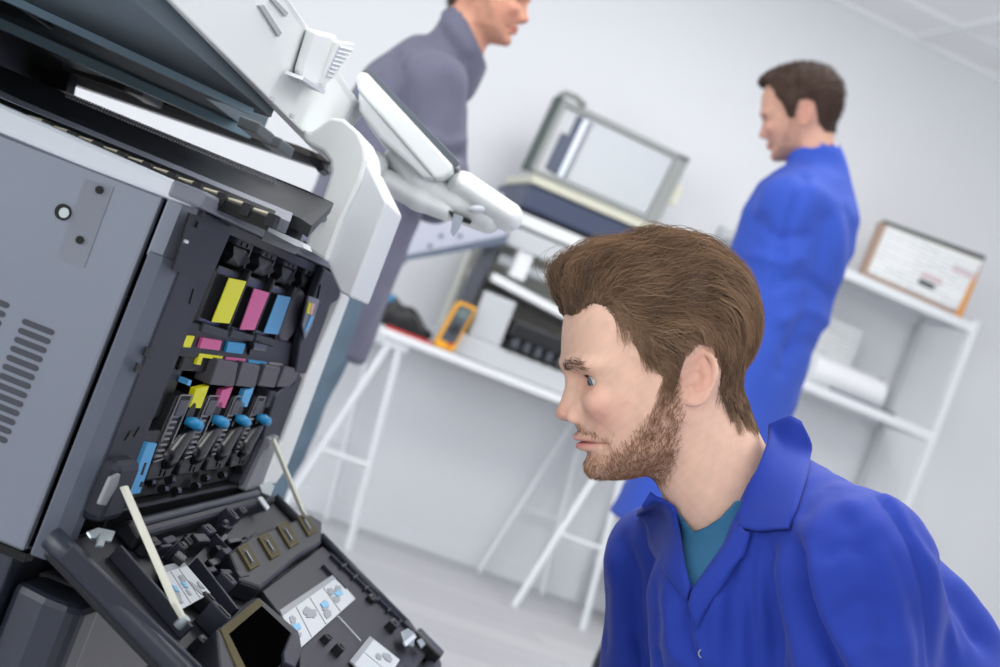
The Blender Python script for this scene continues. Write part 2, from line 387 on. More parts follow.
# ------------------------------------------------------------------ multimeter, tool pouch, red lead
M_yel = mat('yellow_rubber', srgb(236, 168, 26), .45)
mmx = empty('multimeter', (1.268, 5.125, .770), label='yellow multimeter with grey face leaning at the left side of the opened copier', cat='multimeter')
ux = np.array([.95, 0, -.0]); uz = np.array([.18, .16, .97]); uz /= np.linalg.norm(uz); uy = np.cross(uz, ux); uy /= np.linalg.norm(uy)
def mm(s, tt, dpt=0): return np.array([0, 0, .004]) + ux * s + uz * tt - uy * dpt
def rrect(fn, x0, x1, y0, y1, r, n=4):
    pts = []
    for cx_, cy_, a_ in ((x1 - r, y0 + r, -90), (x1 - r, y1 - r, 0), (x0 + r, y1 - r, 90), (x0 + r, y0 + r, 180)):
        for k in range(n + 1):
            t_ = math.radians(a_ + 90 * k / n); pts.append(fn(cx_ + r * math.cos(t_), cy_ + r * math.sin(t_)))
    return pts
build('holster', MB().prism(rrect(lambda s, q: mm(s, q), -.040, .040, 0, .185, .012), uy * .035), M_yel, mmx, bevel=.004)
build('face', MB().prism(rrect(lambda s, q: mm(s, q, .003), -.029, .029, .028, .172, .008), uy * .006), mat('meter_grey', srgb(66, 74, 84), .5), mmx)
build('screen', MB().prism(rrect(lambda s, q: mm(s, q, .005), -.022, .022, .125, .16, .003), uy * .004), mat('lcd', srgb(92, 112, 110), .25), mmx)
build('dial', MB().disc(mm(0, .082, .008), uy, .017, .012, 20), M_blackp, mmx)
build('socket', MB().disc(mm(.012, .022, .003), uy, .007, .01, 12), mat('red_plastic', srgb(208, 44, 40), .4), mmx)
def fxyz(fn, o=(0, 0, 0)):
    return fn
v_, q_ = surface_nets(lambda x, y, z: smin(smin(ell(x, y, z, (0, 0, .035), (.065, .05, .038)), ell(x, y, z, (-.055, .01, .042), (.04, .045, .045)), .02), ell(x, y, z, (.06, 0, .018), (.04, .04, .02)), .02) + .003 * np.sin(90 * x + 50 * z) * np.cos(80 * y), (-.14, -.08, 0), (.14, .08, .12), .005)
v_ = v_ * np.array([1.15, .9, 1.35])
tb = empty('tool_pouch', (1.118, 5.22, .770), label='black tool pouch with a blue end on the table beside the multimeter', cat='pouch')
build('pouch', (v_, q_), M_blackp, tb, smooth=True)
build('blue_handle', MB().tube([(-.10, -.03, .075), (-.07, -.045, .115)], [.011, .009], 10), mat('blue_grip', srgb(60, 140, 185), .45), tb, smooth=True)
tag(build('test_lead', MB().tube([(1.045 + .022 * i, 5.115 + .006 * math.sin(i * 1.7), .7755) for i in range(9)], .0055, 8), mat('red_plastic', (0, 0, 0)), smooth=True), 'red lead lying along the front edge of the white table', 'cable')

# ------------------------------------------------------------------ wall shelf unit
sh = empty('shelf_rack', (2.82, 5.5, 0), label='white metal shelf rack standing by the back wall behind the blue worker', cat='shelf')
def R(x, y, z): return (x - 2.82, y - 5.5, z)
for z in (1.632, 1.168, .70, .22):
    s = build('shelf', MB().box(R(2.32, 5.30, z - .006), R(3.32, 5.69, z)), M_wsteel, sh)
    build('shelf_rim', MB().box(R(2.32, 5.295, z - .035), R(3.32, 5.305, z)).box(R(2.32, 5.685, z - .035), R(3.32, 5.695, z)).box(R(2.315, 5.30, z - .035), R(2.325, 5.69, z)).box(R(3.315, 5.30, z - .035), R(3.325, 5.69, z)), M_wsteel, s)
for x, y in ((2.32, 5.30), (3.32, 5.30), (2.32, 5.69), (3.32, 5.69)):
    build('post', MB().box(R(x - .013, y - .013, 0), R(x + .013, y + .013, 1.645)), M_wsteel if y < 5.5 else M_lgrey, sh)
def print_material():
    """pale printed sheet: rows of faint text blocks, all by maths on the object coordinates"""
    M = bpy.data.materials.new('printed_sheet'); M.use_nodes = True; nt = M.node_tree; b = nt.nodes['Principled BSDF']
    tc = nt.nodes.new('ShaderNodeTexCoord'); br = nt.nodes.new('ShaderNodeTexBrick'); mp = nt.nodes.new('ShaderNodeMapping'); mp.inputs['Rotation'].default_value = (math.radians(90), 0, 0)
    nt.links.new(tc.outputs['Object'], mp.inputs[0]); nt.links.new(mp.outputs[0], br.inputs['Vector'])
    br.inputs['Color1'].default_value = (*srgb(236, 240, 240), 1); br.inputs['Color2'].default_value = (*srgb(196, 202, 208), 1); br.inputs['Mortar'].default_value = (*srgb(242, 244, 244), 1)
    br.inputs['Scale'].default_value = 1; br.inputs['Brick Width'].default_value = .11; br.inputs['Row Height'].default_value = .018; br.inputs['Mortar Size'].default_value = .006
    nt.links.new(br.outputs['Color'], b.inputs['Base Color']); b.inputs['Roughness'].default_value = .5
    return M
bx = empty('printed_carton', (3.03, 5.33, 1.633), label='printed white and brown carton standing on the top shelf of the rack', cat='box')
M_kraft = mat('kraft_board', srgb(176, 150, 134), .7)
build('carton', MB().prism([(-.24, 0, 0), (.24, 0, .0), (.243, 0, .272), (-.237, 0, .235)], (.02, .08, 0)), M_kraft, bx)
build('printed_face', MB().prism([(-.222, -.004, .022), (.205, -.004, .024), (.238, -.004, .250), (-.215, -.004, .222)], (0, .004, 0)), print_material(), bx)
build('dark_band', MB().prism([(-.238, -.005, .225), (.243, -.005, .256), (.243, -.005, .272), (-.238, -.005, .237)], (0, .005, 0)), mat('band_dark', srgb(62, 74, 72), .6), bx)
build('orange_band', MB().prism([(.205, -.0045, .002), (.24, -.0045, .002), (.243, -.0045, .19), (.222, -.0045, .19)], (0, .004, 0)), mat('band_orange', srgb(222, 160, 96), .6), bx)
build('print_block', MB().box((.0, -.006, .062), (.075, -.003, .083)), mat('band_dark', (0, 0, 0)), bx)
build('print_block', MB().box((.0, -.0055, .09), (.10, -.003, .115)).box((.12, -.0055, .165), (.235, -.003, .185)), mat('rose_print', srgb(214, 196, 200), .6), bx)
# things on the second shelf
g = MB().tube([(-.27, 0, .0), (.06, .0, .0)], .060, 24)
rl = empty('paper_roll', (3.02, 5.395, 1.229), label='thick white roll of paper lying on the second shelf', cat='paper roll')
build('paper', g, M_lam, rl, auto=40)
build('core', MB().tube([(.058, 0, 0), (.067, 0, 0)], .030, 16), mat('slate_edge', (0, 0, 0)), rl)
tag(build('document_folder', MB().obox((3.12, 5.55, 1.235), ((.2, 1, 0), (1, -.2, 0), (.12, 0, 1)), (.10, .006, .065)), mat('folder_dark', srgb(74, 72, 66), .6)), 'thin dark folder standing on the second shelf beyond the paper roll', 'folder')
pp = MB()
for k in range(3): pp.obox((2.80 + .02 * k, 5.60 - .006 * k, 1.32 - .02 * k), ((1, 0, 0), (0, 1, .12), (0, -.12, 1)), (.22 - .02 * k, .0015, .145 - .02 * k))
tag(build('paper_sheets', pp, print_material()), 'upright white printed sheets standing at the back of the second shelf', 'paper')
tag(build('cable_bundle', MB().tube([(2.83, 5.318, 1.175), (2.90, 5.312, 1.175), (2.98, 5.318, 1.175), (3.05, 5.312, 1.175), (3.14, 5.318, 1.175)], .006, 8), mat('slate_edge', (0, 0, 0)), smooth=True), 'dark cable lying in front of the white paper roll', 'cable')
# ------------------------------------------------------------------ the big office printer (a, b, z frame)
M_body = mat('body_blue_grey', srgb(124, 130, 143), .34, metal=.5, bump=.04, bscale=300, var=.03, vscale=3)
M_slate = mat('slate_plastic', srgb(43, 47, 59), .36, spec=.4, bump=.04, bscale=300)
M_frame = mat('frame_charcoal', srgb(42, 44, 56), .5, spec=.3, bump=.05, bscale=300)
M_char = mat('charcoal_plastic', srgb(22, 24, 31), .42, spec=.35, bump=.05, bscale=300)
M_ink = mat('ink_black_plastic', srgb(7, 8, 10), .4, spec=.3, bump=.05, bscale=200)
M_gloss = mat('gloss_black_plastic', srgb(18, 19, 24), .25)
M_cap = mat('pale_grey_cap', srgb(206, 212, 220), .35)
M_pwhite = mat('printer_white', srgb(236, 240, 240), .36, bump=.02, bscale=400)
M_railg = mat('rail_grey', srgb(112, 116, 128), .4)
M_tab = mat('tab_grey', srgb(74, 72, 82), .5, bump=.2, bscale=700)
M_Y = mat('label_yellow', srgb(226, 224, 8), .45); M_Mg = mat('label_magenta', srgb(205, 88, 146), .45); M_C = mat('label_cyan', srgb(86, 168, 224), .45)
M_C2 = mat('cyan_plastic', srgb(30, 140, 196), .4)
M_line = mat('outline_grey', srgb(128, 128, 136), .5)
M_metal = mat('zinc_metal', srgb(178, 188, 192), .3, metal=.7)
M_brass = mat('olive_foam', srgb(78, 70, 40), .85, bump=.3, bscale=900)
M_strap = mat('beige_strap', srgb(212, 212, 198), .5)
M_sheet = mat('sticker_white', srgb(192, 198, 203), .5)
M_art = mat('sticker_art_grey', srgb(142, 147, 154), .5); M_artb = mat('sticker_art_blue', srgb(120, 178, 214), .5)
M_under = mat('underside_slate', srgb(104, 118, 128), .6)
M_underb = mat('underside_blue', srgb(150, 180, 198), .5)

PM = Matrix.Translation(Vector(PO)) @ Matrix.Rotation(PH, 4, 'Z')
pr = empty('office_printer', mtx=PM, label='large grey office printer with its front door folded down showing four toner slots', cat='printer')
BASIS[pr.name] = PM
def fb(v): v = np.asarray(v, float).copy(); v[..., 1] *= -1; return v
def pb(name, mb, m, parent=pr, **k):
    v, f = (mb.v, mb.f) if isinstance(mb, MB) else mb
    f = f[:, ::-1] if isinstance(f, np.ndarray) else [tuple(q)[::-1] for q in f]
    return build(name, (fb(v), f), m, parent, **k)
def fB(pts, b=0.0): return [onB(x, y, b) for x, y in pts]
def fA(pts, a=0.0): return [onA(x, y, a) for x, y in pts]
def plate(pts, b, th, mb=None):            # px outline on the front plane b, going th inwards
    return (mb or MB()).prism(fB(pts, b), (0, -th, 0))
def slab(pts, a, th, mb=None):             # px outline on the plane a, going th away
    return (mb or MB()).prism(fA(pts, a), (th, 0, 0))

# carcass
pb('side_panel', MB().box((0, -.62, .484), (.012, -.034, .831)), M_body, bevel=.003)
sp = COL.objects[-1]
g = MB()
def vent(cx, cy, mb):
    p = onA(cx, cy, -.0005); h = .0028
    pts = [(p[0], p[1] + s * .0135 + h * math.cos(t), p[2] + h * math.sin(t)) for s, ts in ((1, np.linspace(-1.57, 1.57, 5)), (-1, np.linspace(1.57, 4.71, 5))) for t in ts]
    mb.prism(pts, (.002, 0, 0))
for k in range(13):
    z = 319 + k * 9.0
    v1 = MB(); vent(38 - k * 3.9, z + 8, v1); pb('vent_slot', v1, mat('vent_shadow', srgb(52, 56, 66), .6), sp)
for k in range(10):
    v1 = MB(); vent(-7 - k * 3.9, 300 + k * 9.0, v1); pb('vent_slot', v1, mat('vent_shadow', srgb(52, 56, 66), .6), sp)
p = onA(63, 212, -.001); pb('screw_recess', MB().disc(p, (1, 0, 0), .0075, .003, 24), M_ink, sp)
pb('screw', MB().disc(onA(64.5, 213, -.002), (1, 0, 0), .0048, .003, 16), M_metal, sp)
pb('recessed_strip', slab([(85, 179), (114, 187), (84, 268), (57, 258)], -.0008, .002), mat('body_blue_grey_dull', srgb(118, 123, 135), .5), sp)
pb('screw_hole', MB().disc(onA(99.5, 190, -.0015), (1, 0, 0), .0037, .003, 14), M_ink, sp)
pb('screw_hole', MB().disc(onA(80, 240, -.0015), (1, 0, 0), .0037, .003, 14), M_ink, sp)
pb('corner_post', MB().prism([(.0, -.028, .484), (.004, -.014, .484), (.016, -.003, .484), (.03, 0, .484), (.03, -.028, .484)], (0, 0, .296)), mat('post_slate', srgb(86, 93, 107), .34), bevel=.002)
pb('corner_post', MB().prism([(.002, -.030, .775), (.006, -.016, .775), (.018, -.005, .775), (.03, 0, .775), (.03, -.030, .775)], (0, 0, .058)), M_body, bevel=.002)
pb('rear_panel', MB().box((.012, -.62, .484), (.76, -.60, .831)), M_body)
pb('inner_chassis', MB().box((.02, -.60, .50), (.74, -.15, .835)), M_ink)
pb('far_panel', MB().box((.745, -.62, .48), (.775, -.01, .85)), M_pwhite, bevel=.004)
pb('lower_cabinet', MB().box((.0, -.62, .05), (.775, -.04, .484)), M_slate, bevel=.004)
pb('cabinet_seam', MB().box((-.001, -.62, .476), (.02, -.03, .484)), M_ink)
# rounded lower front column and paper drawers
cc = [(0.012, -.035), (.002, .0), (.004, .022), (.015, .034), (.06, .036), (.075, .02), (.075, -.035)]
pb('front_column', MB().prism([(x, y, .05) for x, y in cc], (0, 0, .405)), M_slate, bevel=.008)
for k, (za, zb) in enumerate(((.30, .455), (.14, .293), (.06, .133))):
    d = pb('paper_drawer', MB().box((.08, -.04, za), (.745, .004, zb)), mat('drawer_grey', srgb(98, 98, 106), .45), bevel=.005)
    pb('handle', MB().box((.30, .0, zb - .035), (.52, .012, zb - .012)), M_char, d, bevel=.004)
for x in (.06, .70):
    for y in (-.08, -.56): pb('caster', MB().tube([(x, y - .012, .025), (x, y + .012, .025)], .025, 18), M_ink)

# front frame round the toner bay
pb('front_frame', MB().prism([(.02, 0, .560), (.113, 0, .560), (.127, 0, .831), (.02, 0, .831)], (0, -.03, 0)), M_frame, bevel=.002)
ff = COL.objects[-1]
pb('window_recess', plate([(190, 213), (233, 228), (209, 283), (173, 270)], .0012, .002), M_ink, ff)
pb('catch', plate([(199, 222), (208, 226), (206, 231), (197, 228)], .003, .004), M_char, ff); pb('catch_pin', plate([(186, 240), (189, 241), (188, 244), (185, 243)], .003, .003), M_cap, ff)
for q in ([(194, 289), (199, 291), (195, 306), (190, 304)], [(147, 347), (152, 349), (149, 358), (144, 356)], [(138, 363), (143, 365), (140, 374), (135, 372)], [(140, 427), (144, 428), (138, 438), (134, 437)], [(131, 431), (135, 432), (129, 442), (125, 441)]):
    pb('slot', plate(q, .0012, .002), M_ink, ff)
pb('bay_floor', MB().box((.10, -.15, .505), (.75, -.0, .530)), M_ink, bevel=.003)
pb('bay_step', MB().box((.13, -.10, .53), (.70, -.012, .556)), M_ink, bevel=.003)
pb('far_frame', MB().box((.700, -.15, .53), (.745, -.004, .835)), M_char, bevel=.004)
pb('top_rail', MB().prism([(-.004, -.03, .832), (.70, -.03, .834), (.775, -.03, .834), (.775, -.03, .855), (-.004, -.03, .848)], (0, .034, 0)), M_railg, bevel=.003)
pb('rail_lip', MB().box((.10, -.06, .822), (.70, -.005, .832)), M_char)
# catch block on the left under the frame
pb('latch_block', MB().box((.020, -.03, .528), (.085, .016, .588)), M_frame, bevel=.008)
pb('latch_glint', plate([(112, 478), (121, 474), (118, 486), (106, 506), (100, 505)], .020, .004), mat('silver_grey', srgb(128, 130, 138), .38), COL.objects[-1], bevel=.001)  # pale plate: light reflection on the block put into a shape
# blue instruction label
bl = pb('blue_label', plate([(147.5, 443), (157, 443.6), (140, 493), (128, 495)], .002, .004), M_C)
pb('label_marks', plate([(145.5, 463), (147, 463), (143, 475), (141.5, 475)], .003, .001), M_frame, bl)
pb('label_marks', plate([(142, 482), (144.5, 482), (143, 487), (140, 487)], .003, .001), M_frame, bl)
pb('label_backer', MB().box((.105, -.03, .535), (.165, -.002, .612)), M_char, bevel=.002)
# far side latch column
g = plate([(325, 268), (343, 281), (339, 300), (331, 305), (306, 374), (296, 373), (300, 345), (311, 305)], .006, .012)
fl = pb('latch_column', g, M_frame, bevel=.003)
pb('latch_face', plate([(309, 296), (320, 300), (312, 326), (305, 340), (303, 325)], .009, .003), M_railg, fl, bevel=.001)
pb('latch_hook', plate([(321, 285), (327, 287), (322, 304), (317, 303)], .008, .004), M_ink, fl)
pb('colour_strip', plate([(309, 302), (311.5, 303), (309.5, 314), (306.5, 313)], .0105, .001), M_Y, fl)
pb('colour_strip', plate([(312, 303), (315, 304), (312, 315), (310, 314)], .0105, .001), mat('label_peach', srgb(222, 170, 160), .5), fl)
pb('pale_strip', plate([(311, 316), (314, 317), (307, 332), (305, 331)], .0105, .001), M_C, fl)
pb('far_column', plate([(299, 376), (306, 378), (284, 438), (262, 489), (240, 486), (262, 440), (276, 396)], .004, .02), M_frame, bevel=.003)
pb('far_column', plate([(271, 439), (280, 436), (262, 488), (246, 492)], .012, .02), mat('silver_grey', srgb(128, 130, 138), .38), bevel=.003)
pb('front_edge_panel', plate([(345, 290), (350, 298), (287, 468), (276, 484), (262, 484), (283, 441), (306, 380)], .010, .02), M_pwhite, bevel=.003)

# dividers and slot roofs
for k in range(5):
    a = .150 + .116 * k + (.0 if k < 4 else .01)
    pb('divider', MB().prism([(a, -.10, .70), (a + .006, -.10, .70), (a + .006, -.012, .70), (a, -.012, .70)], (.006, 0, .128)), M_char)
pb('bay_back', MB().box((.12, -.15, .53), (.70, -.12, .83)), M_ink)
pb('mid_shelf', MB().box((.115, -.12, .690), (.70, -.004, .727)), M_ink, bevel=.003)
ms = COL.objects[-1]
pb('colour_tag', plate([(185, 336), (195, 336.5), (190.5, 347.5), (183.5, 347)], -.0008, .003), M_Y, ms)
pb('colour_tag', plate([(203, 338), (222, 341), (219.5, 350.5), (199.5, 348)], -.0008, .003), M_Mg, ms)
pb('colour_tag', plate([(228.5, 342), (246, 344), (242.5, 354), (226, 352)], -.0008, .003), M_C2, ms)
pb('outline', plate([(252, 344), (274, 347), (271, 357), (249, 355)], -.0008, .002), M_char, ms)
pb('catch', plate([(255, 343), (268, 345), (266, 352), (253, 350)], .006, .01), M_gloss, ms, bevel=.002)
lo = pb('lower_sill', MB().box((.16, -.12, .675), (.70, -.006, .692)), M_ink, bevel=.002)
g = plate([(200, 353.5), (223, 356.5), (221.5, 360), (203, 357.5), (200.5, 365), (196, 364.5)], -.003, .003)
pb('colour_tag', g, M_Y, lo)
pb('colour_tag', plate([(226, 357), (246, 359), (245, 361.5), (225.5, 359.5)], -.003, .003), M_Mg, lo)
pb('colour_tag', plate([(249, 359.5), (267, 362), (266, 365), (248, 362.5)], -.003, .003), M_C2, lo)
pb('colour_tag', plate([(269.5, 362), (283, 364), (282, 366), (269, 364)], -.003, .003), M_line, lo)
for q in ([(219, 359.5), (238.5, 363), (234, 387), (210, 385)], [(243, 362), (260.5, 366), (255, 388), (236, 386)], [(266, 365), (281, 367.5), (274.5, 388), (258.5, 386)], [(285, 367), (300, 369), (294, 388), (277, 387)]):
    pb('grey_tab', plate(q, .004, .02), M_tab, lo, bevel=.0015)
pb('left_shoulder', MB().box((.12, -.12, .62), (.19, -.01, .70)), M_ink, bevel=.004)
pb('blue_catch', plate([(188.5, 380), (192, 380.5), (190, 386), (187, 385)], .0, .01), M_C, COL.objects[-1])
for px, py in ((150, 482), (163, 489), (176, 491), (196, 486), (170, 480), (205, 478), (222, 475), (240, 470)):
    q = onB(px, py, -.004); pb('roller', MB().tube([q + (-.006, 0, 0), q + (.006, 0, 0)], .005, 10), M_gloss, lo)

# ---- upper toner cartridges: things held in the printer
def PX(pts): return pts
def cart_root(name, q, label, cat, group):
    w_ = PO + AD * q[0] + BD * q[1] + z0 * q[2]
    return empty(name, mtx=Matrix.Translation(Vector(w_)) @ Matrix.Rotation(PH, 4, 'Z'), label=label, cat=cat, group=group)
def pc(name, mb, m, root, q, parent=None, **k):
    v = np.array(mb.v) - q; f = [tuple(i)[::-1] for i in mb.f]
    return build(name, (fb(v), f), m, parent or root, **k)
top_labels = [([(229.5, 278), (246.5, 281.5), (229.5, 323.5), (212, 322)], M_Y, 'yellow'),
              ([(254.5, 288.5), (269.5, 293), (254.5, 330), (240, 329.5)], M_Mg, 'magenta'),
              ([(278.5, 295), (291, 297.5), (278, 334.5), (264, 333)], M_C, 'cyan')]
for k in range(4):
    a = .187 + .116 * k; q = np.array([a + .04, -.02, .725])
    if k < 3:
        col = top_labels[k][2]
        r_ = cart_root('toner_cartridge', q, f'black toner cartridge with a tall {col} label in the upper row of the open printer', 'toner cartridge', 'upper toner cartridges')
    else:
        r_ = cart_root('toner_cartridge', q, 'dark grey toner cartridge without a coloured label at the far end of the upper row', 'toner cartridge', 'upper toner cartridges')
    x0, x1 = a - .018, a + .088
    if k < 3:
        body = MB().prism([(x0, -.010, .722), (x1 - .006, -.010, .718), (x1, -.010, .725), (x1, -.010, .784), (x1 - .008, -.010, .790), (x0 + .006, -.010, .790), (x0, -.010, .784)], (0, -.06, 0))
        bo = pc('body', body, M_gloss, r_, q, bevel=.004)
        pts = fB(top_labels[k][0], -.001); pc('label_carrier', MB().prism([p - (0, .0012, 0) for p in pts], (0, -.010, 0)), M_gloss, r_, q); pc('label', MB().prism(pts, (0, -.001, 0)), top_labels[k][1], r_, q)
        g = MB().prism([(x1 - .007, -.002, .726), (x1 - .001, -.002, .726), (x1 - .001, -.002, .796), (x1 - .007, -.002, .796)], (0, -.01, 0))
        pc('side_rim', g, M_char, r_, q, bevel=.002)
        pc('bottom_rim', MB().prism([(x0, -.002, .719), (x1, -.002, .716), (x1, -.002, .726), (x0, -.002, .729)], (0, -.012, 0)), M_char, r_, q, bevel=.002)
    else:
        pts = [(a + .032 + .050 * math.cos(t), -.006, .762 + .042 * math.sin(t) * (1 if math.sin(t) < 0 else .8)) for t in np.linspace(0, 2 * math.pi, 24, endpoint=False)]
        bo = pc('body', MB().prism(pts, (0, -.10, 0)), M_tab, r_, q, bevel=.006)
    # hexagonal shutter and hood above the label
    s = (a + .012, a + .070)
    hx = [(s[0] + .004, -.014, .793), (s[1] - .004, -.014, .793), (s[1] + .008, -.004, .803), (s[1], -.012, .815), (s[0], -.012, .815), (s[0] - .008, -.004, .803)]
    pc('shutter', MB().prism(hx, (0, -.05, .004)), M_char, r_, q, bevel=.002)
    pc('hood', MB().box((s[0] - .002, -.06, .815), (s[1] + .002, -.008, .829)), M_frame, r_, q, bevel=.003)
    for dx in (.012, .036): pc('slit', MB().box((s[0] + dx, -.012, .8165), (s[0] + dx + .008, -.0065, .8205)), M_ink, r_, q)

# ---- lower drum units
low_labels = [([(196, 389), (209.3, 385.8), (200.8, 408), (190, 408)], M_Y, 'yellow'), ([(222.4, 390.4), (233, 387.3), (224.8, 408), (217, 406.7)], M_Mg, 'magenta'), ([(245, 390), (254.3, 387.6), (246.9, 407), (240, 406)], M_C, 'cyan')]
for k in range(4):
    a = .232 + .113 * k; q = np.array([a, -.02, .56])
    lab = (f'black drum unit with slanted {low_labels[k][2]} label and blue knob in the lower row' if k < 3 else 'black drum unit with blue knob, no coloured label, far end of lower row')
    r_ = cart_root('drum_unit', q, lab, 'drum unit', 'lower drum units')
    # the ribbed front plate left of the label, leaning towards the bottom left as seen from the front
    P0 = [(a - .055, .650), (a - .005, .650), (a + .012, .640), (a + .006, .602), (a - .004, .580), (a - .055, .575), (a - .062, .60)]
    pc('ribbed_plate', MB().prism([(x, -.002, z) for x, z in P0], (0, -.03, 0)), M_char, r_, q, bevel=.002)
    g = MB()
    for j in range(8):
        z = .583 + .0062 * j; g = MB().box((a - .058 + .0006 * j, -.002, z), (a - .036 + .0006 * j, .0005, z + .0022)); pc('rib', g, M_line, r_, q)
    for pts in ([(a - .054, .651), (a - .012, .651)], [(a - .054, .651), (a - .059, .60)], [(a - .012, .651), (a - .018, .60), (a - .030, .580)], [(a - .058, .578), (a - .030, .580)]):
        pc('outline', MB().tube([(x, .0, z) for x, z in pts], .0009, 5), M_line, r_, q)
    pc('window', MB().box((a - .050, -.002, .628), (a - .018, .0012, .646)), M_tab, r_, q)
    if k < 3: pc('label', MB().prism(fB(low_labels[k][0], .001), (0, -.006, 0)), low_labels[k][1], r_, q)
    else: pc('latch', MB().box((a + .0, -.02, .636), (a + .035, .001, .660)), M_frame, r_, q, bevel=.003)
    kx, ky = ((191, 423), (217.5, 421), (240, 420), (261, 419))[k]; c_ = onB(kx, ky, .004)
    pc('blue_knob', MB().tube([c_ + (-.014, -.004, .002), c_ + (-.008, .005, .002), c_ + (.010, .006, -.001), c_ + (.017, 0, -.003)], [.0042, .0065, .0065, .004], 12), M_C2, r_, q, smooth=True)
    pc('knob_socket', MB().disc(c_ + (-.004, -.008, .008), (0, 1, 0), .014, .01, 18), M_ink, r_, q)
    v_, f_ = surface_nets(lambda x, y, z: cap(x, y, z, c_ + (.006, -.004, -.012), c_ + (-.020, -.006, -.038), .0115, .016, (1.25, .8, 1)), (c_[0] - .06, c_[1] - .03, c_[2] - .07), (c_[0] + .04, c_[1] + .02, c_[2] + .01), .002)
    build('grip', (fb(v_ - q), f_[:, ::-1]), M_gloss, r_, smooth=True)
    b0 = pc('foot_block', MB().prism([(a - .058, 0, .556), (a + .022, 0, .556), (a + .036, 0, .577), (a + .030, 0, .584), (a - .050, 0, .580), (a - .064, 0, .572)], (0, -.05, 0)), M_char, r_, q, bevel=.003)
    pc('emboss', MB().box((a - .020, -.002, .561), (a - .012, .0015, .574)).box((a - .012, -.002, .566), (a + .006, .0015, .569)).box((a - .004, -.002, .560), (a + .000, .0015, .574)), M_ink, r_, q, parent=b0)

# ---- output bay between body and scanner
pb('near_cap', slab([(-60, 75), (0, 103), (190, 187), (197, 196), (192, 207), (168, 199), (86, 168), (0, 133), (-60, 110)], -.002, .05), M_cap, bevel=.004)
pb('deck', MB().box((.01, -.60, .831), (.76, -.03, .842)), M_char)
def tier(pts_near, a0, pts_far, a1, m, name, th=.012, **k):
    A_ = fA(pts_near, a0); B_ = fA(pts_far, a1)
    top = [*A_, *B_[::-1]]; low = [p - (0, 0, th) for p in top]; n = len(top)
    return pb(name, MB().add(top + low, [tuple(range(n))[::-1], tuple(range(n, 2 * n))] + [(i, (i + 1) % n, n + (i + 1) % n, n + i) for i in range(n)]), m, **k)
tier([(-60, 83), (17, 113), (272, 219)], .045, [(-60, 72), (19, 106), (276, 211)], .075, M_ink, 'roller_trough')
rt = COL.objects[-1]
for k in range(10):
    s = .045 + .098 * k; x0, y0 = 17 + 255 * s, 110 + 105 * s
    c0 = onA(x0 + 0, y0 + 2.0, .052); c1 = onA(x0 + 15, y0 + 6.6, .052)
    pb('exit_roller', MB().tube([c0, c1], .0017, 8), mat('roller_cream', srgb(206, 200, 178), .5), rt)
    pb('roller_cage', MB().tube([c0 - (0, 0, .006), c1 - (0, 0, .006)], .0022, 6), M_line, rt)
    c2 = onA(x0 + 20, y0 + 10.5, .050); pb('roller_bracket', MB().obox(c2 - (0, 0, .003), (c1 - c0, (1, 0, 0), (0, 0, 1)), (.0045, .008, .006)), M_char, rt)
tier([(-60, 70), (19, 105), (290, 222)], .078, [(-60, 64), (19, 100), (293, 213)], .095, M_railg, 'trough_lip')
tier([(-60, 62), (19, 99), (300, 218), (312, 226)], .10, [(-60, 40), (65, 93), (306, 190), (334, 203)], .36, M_char, 'conveyor_cover')
cv = COL.objects[-1]
for row in (0, 1):
    g = MB()
    for k in range(72):
        s = k / 71; px, py = 66 + (274 - 66) * s, 91.5 + (177.5 - 91.5) * s
        c_ = onA(px + .4 * row, py + 2.4 + 3.4 * row, .322 if row == 0 else .286); g.obox(c_ + (0, 0, .001), ((1, 0, 0), (0, 1, 0), (0, 0, 1)), (.0011, .0011, .0013))
    o = pb('perforation_row', g, M_line, cv); o['kind'] = 'stuff'
tier([(266, 229), (300, 243)], .12, [(276, 203), (308, 217)], .30, mat('silver_grey', (0, 0, 0)), 'metal_plate')
pb('white_block', slab([(258, 226), (262, 224), (302, 242), (304, 248), (296, 246)], .10, .04), M_cap)
pb('bay_rear_wall', MB().box((.02, -.62, .842), (.70, -.455, .968)), M_ink)
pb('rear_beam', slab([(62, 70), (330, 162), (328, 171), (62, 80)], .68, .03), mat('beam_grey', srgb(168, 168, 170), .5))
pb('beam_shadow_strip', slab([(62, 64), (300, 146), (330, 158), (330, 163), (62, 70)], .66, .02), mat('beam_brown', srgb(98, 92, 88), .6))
pb('bay_rear_wall', slab([(40, 66), (70, 72), (66, 92), (40, 84)], .60, .03), M_char)

# ---- scanner unit on top
sc_ = pb('scanner_unit', MB().prism([(-.55, -.63, .968), (.70, -.63, .968), (.70, -.17, .968), (.42, -.17, .968), (.36, -.07, .968), (-.55, -.07, .968)], (0, 0, .085)), M_under)
for (q0, q1, wd) in (((21, 0), (252, 108), .008), ((67, 48), (252, 130), .012)):
    A_ = onPlane(q0[0], q0[1], (0, 0, .967), (0, 0, 1)); B_ = onPlane(q1[0], q1[1], (0, 0, .967), (0, 0, 1)); A_ = A_ + (A_ - B_) * .5
    d = B_ - A_; n_ = np.array([-d[1], d[0], 0]); n_ /= np.linalg.norm(n_)
    pb('underside_rib', MB().prism([A_ - n_ * .006, B_ - n_ * .006, B_ + n_ * .006, A_ + n_ * .006], (0, 0, -wd)), M_underb, sc_)
pb('underside_panel', MB().box((.0, -.62, .960), (.25, -.30, .968)), M_char, sc_, bevel=.003)
for px, py in ((272, 99), (292, 116)): pb('rivet', MB().disc(onPlane(px, py, (0, 0, .967), (0, 0, 1)), (0, 0, 1), .003, .004, 10), M_cap, sc_)
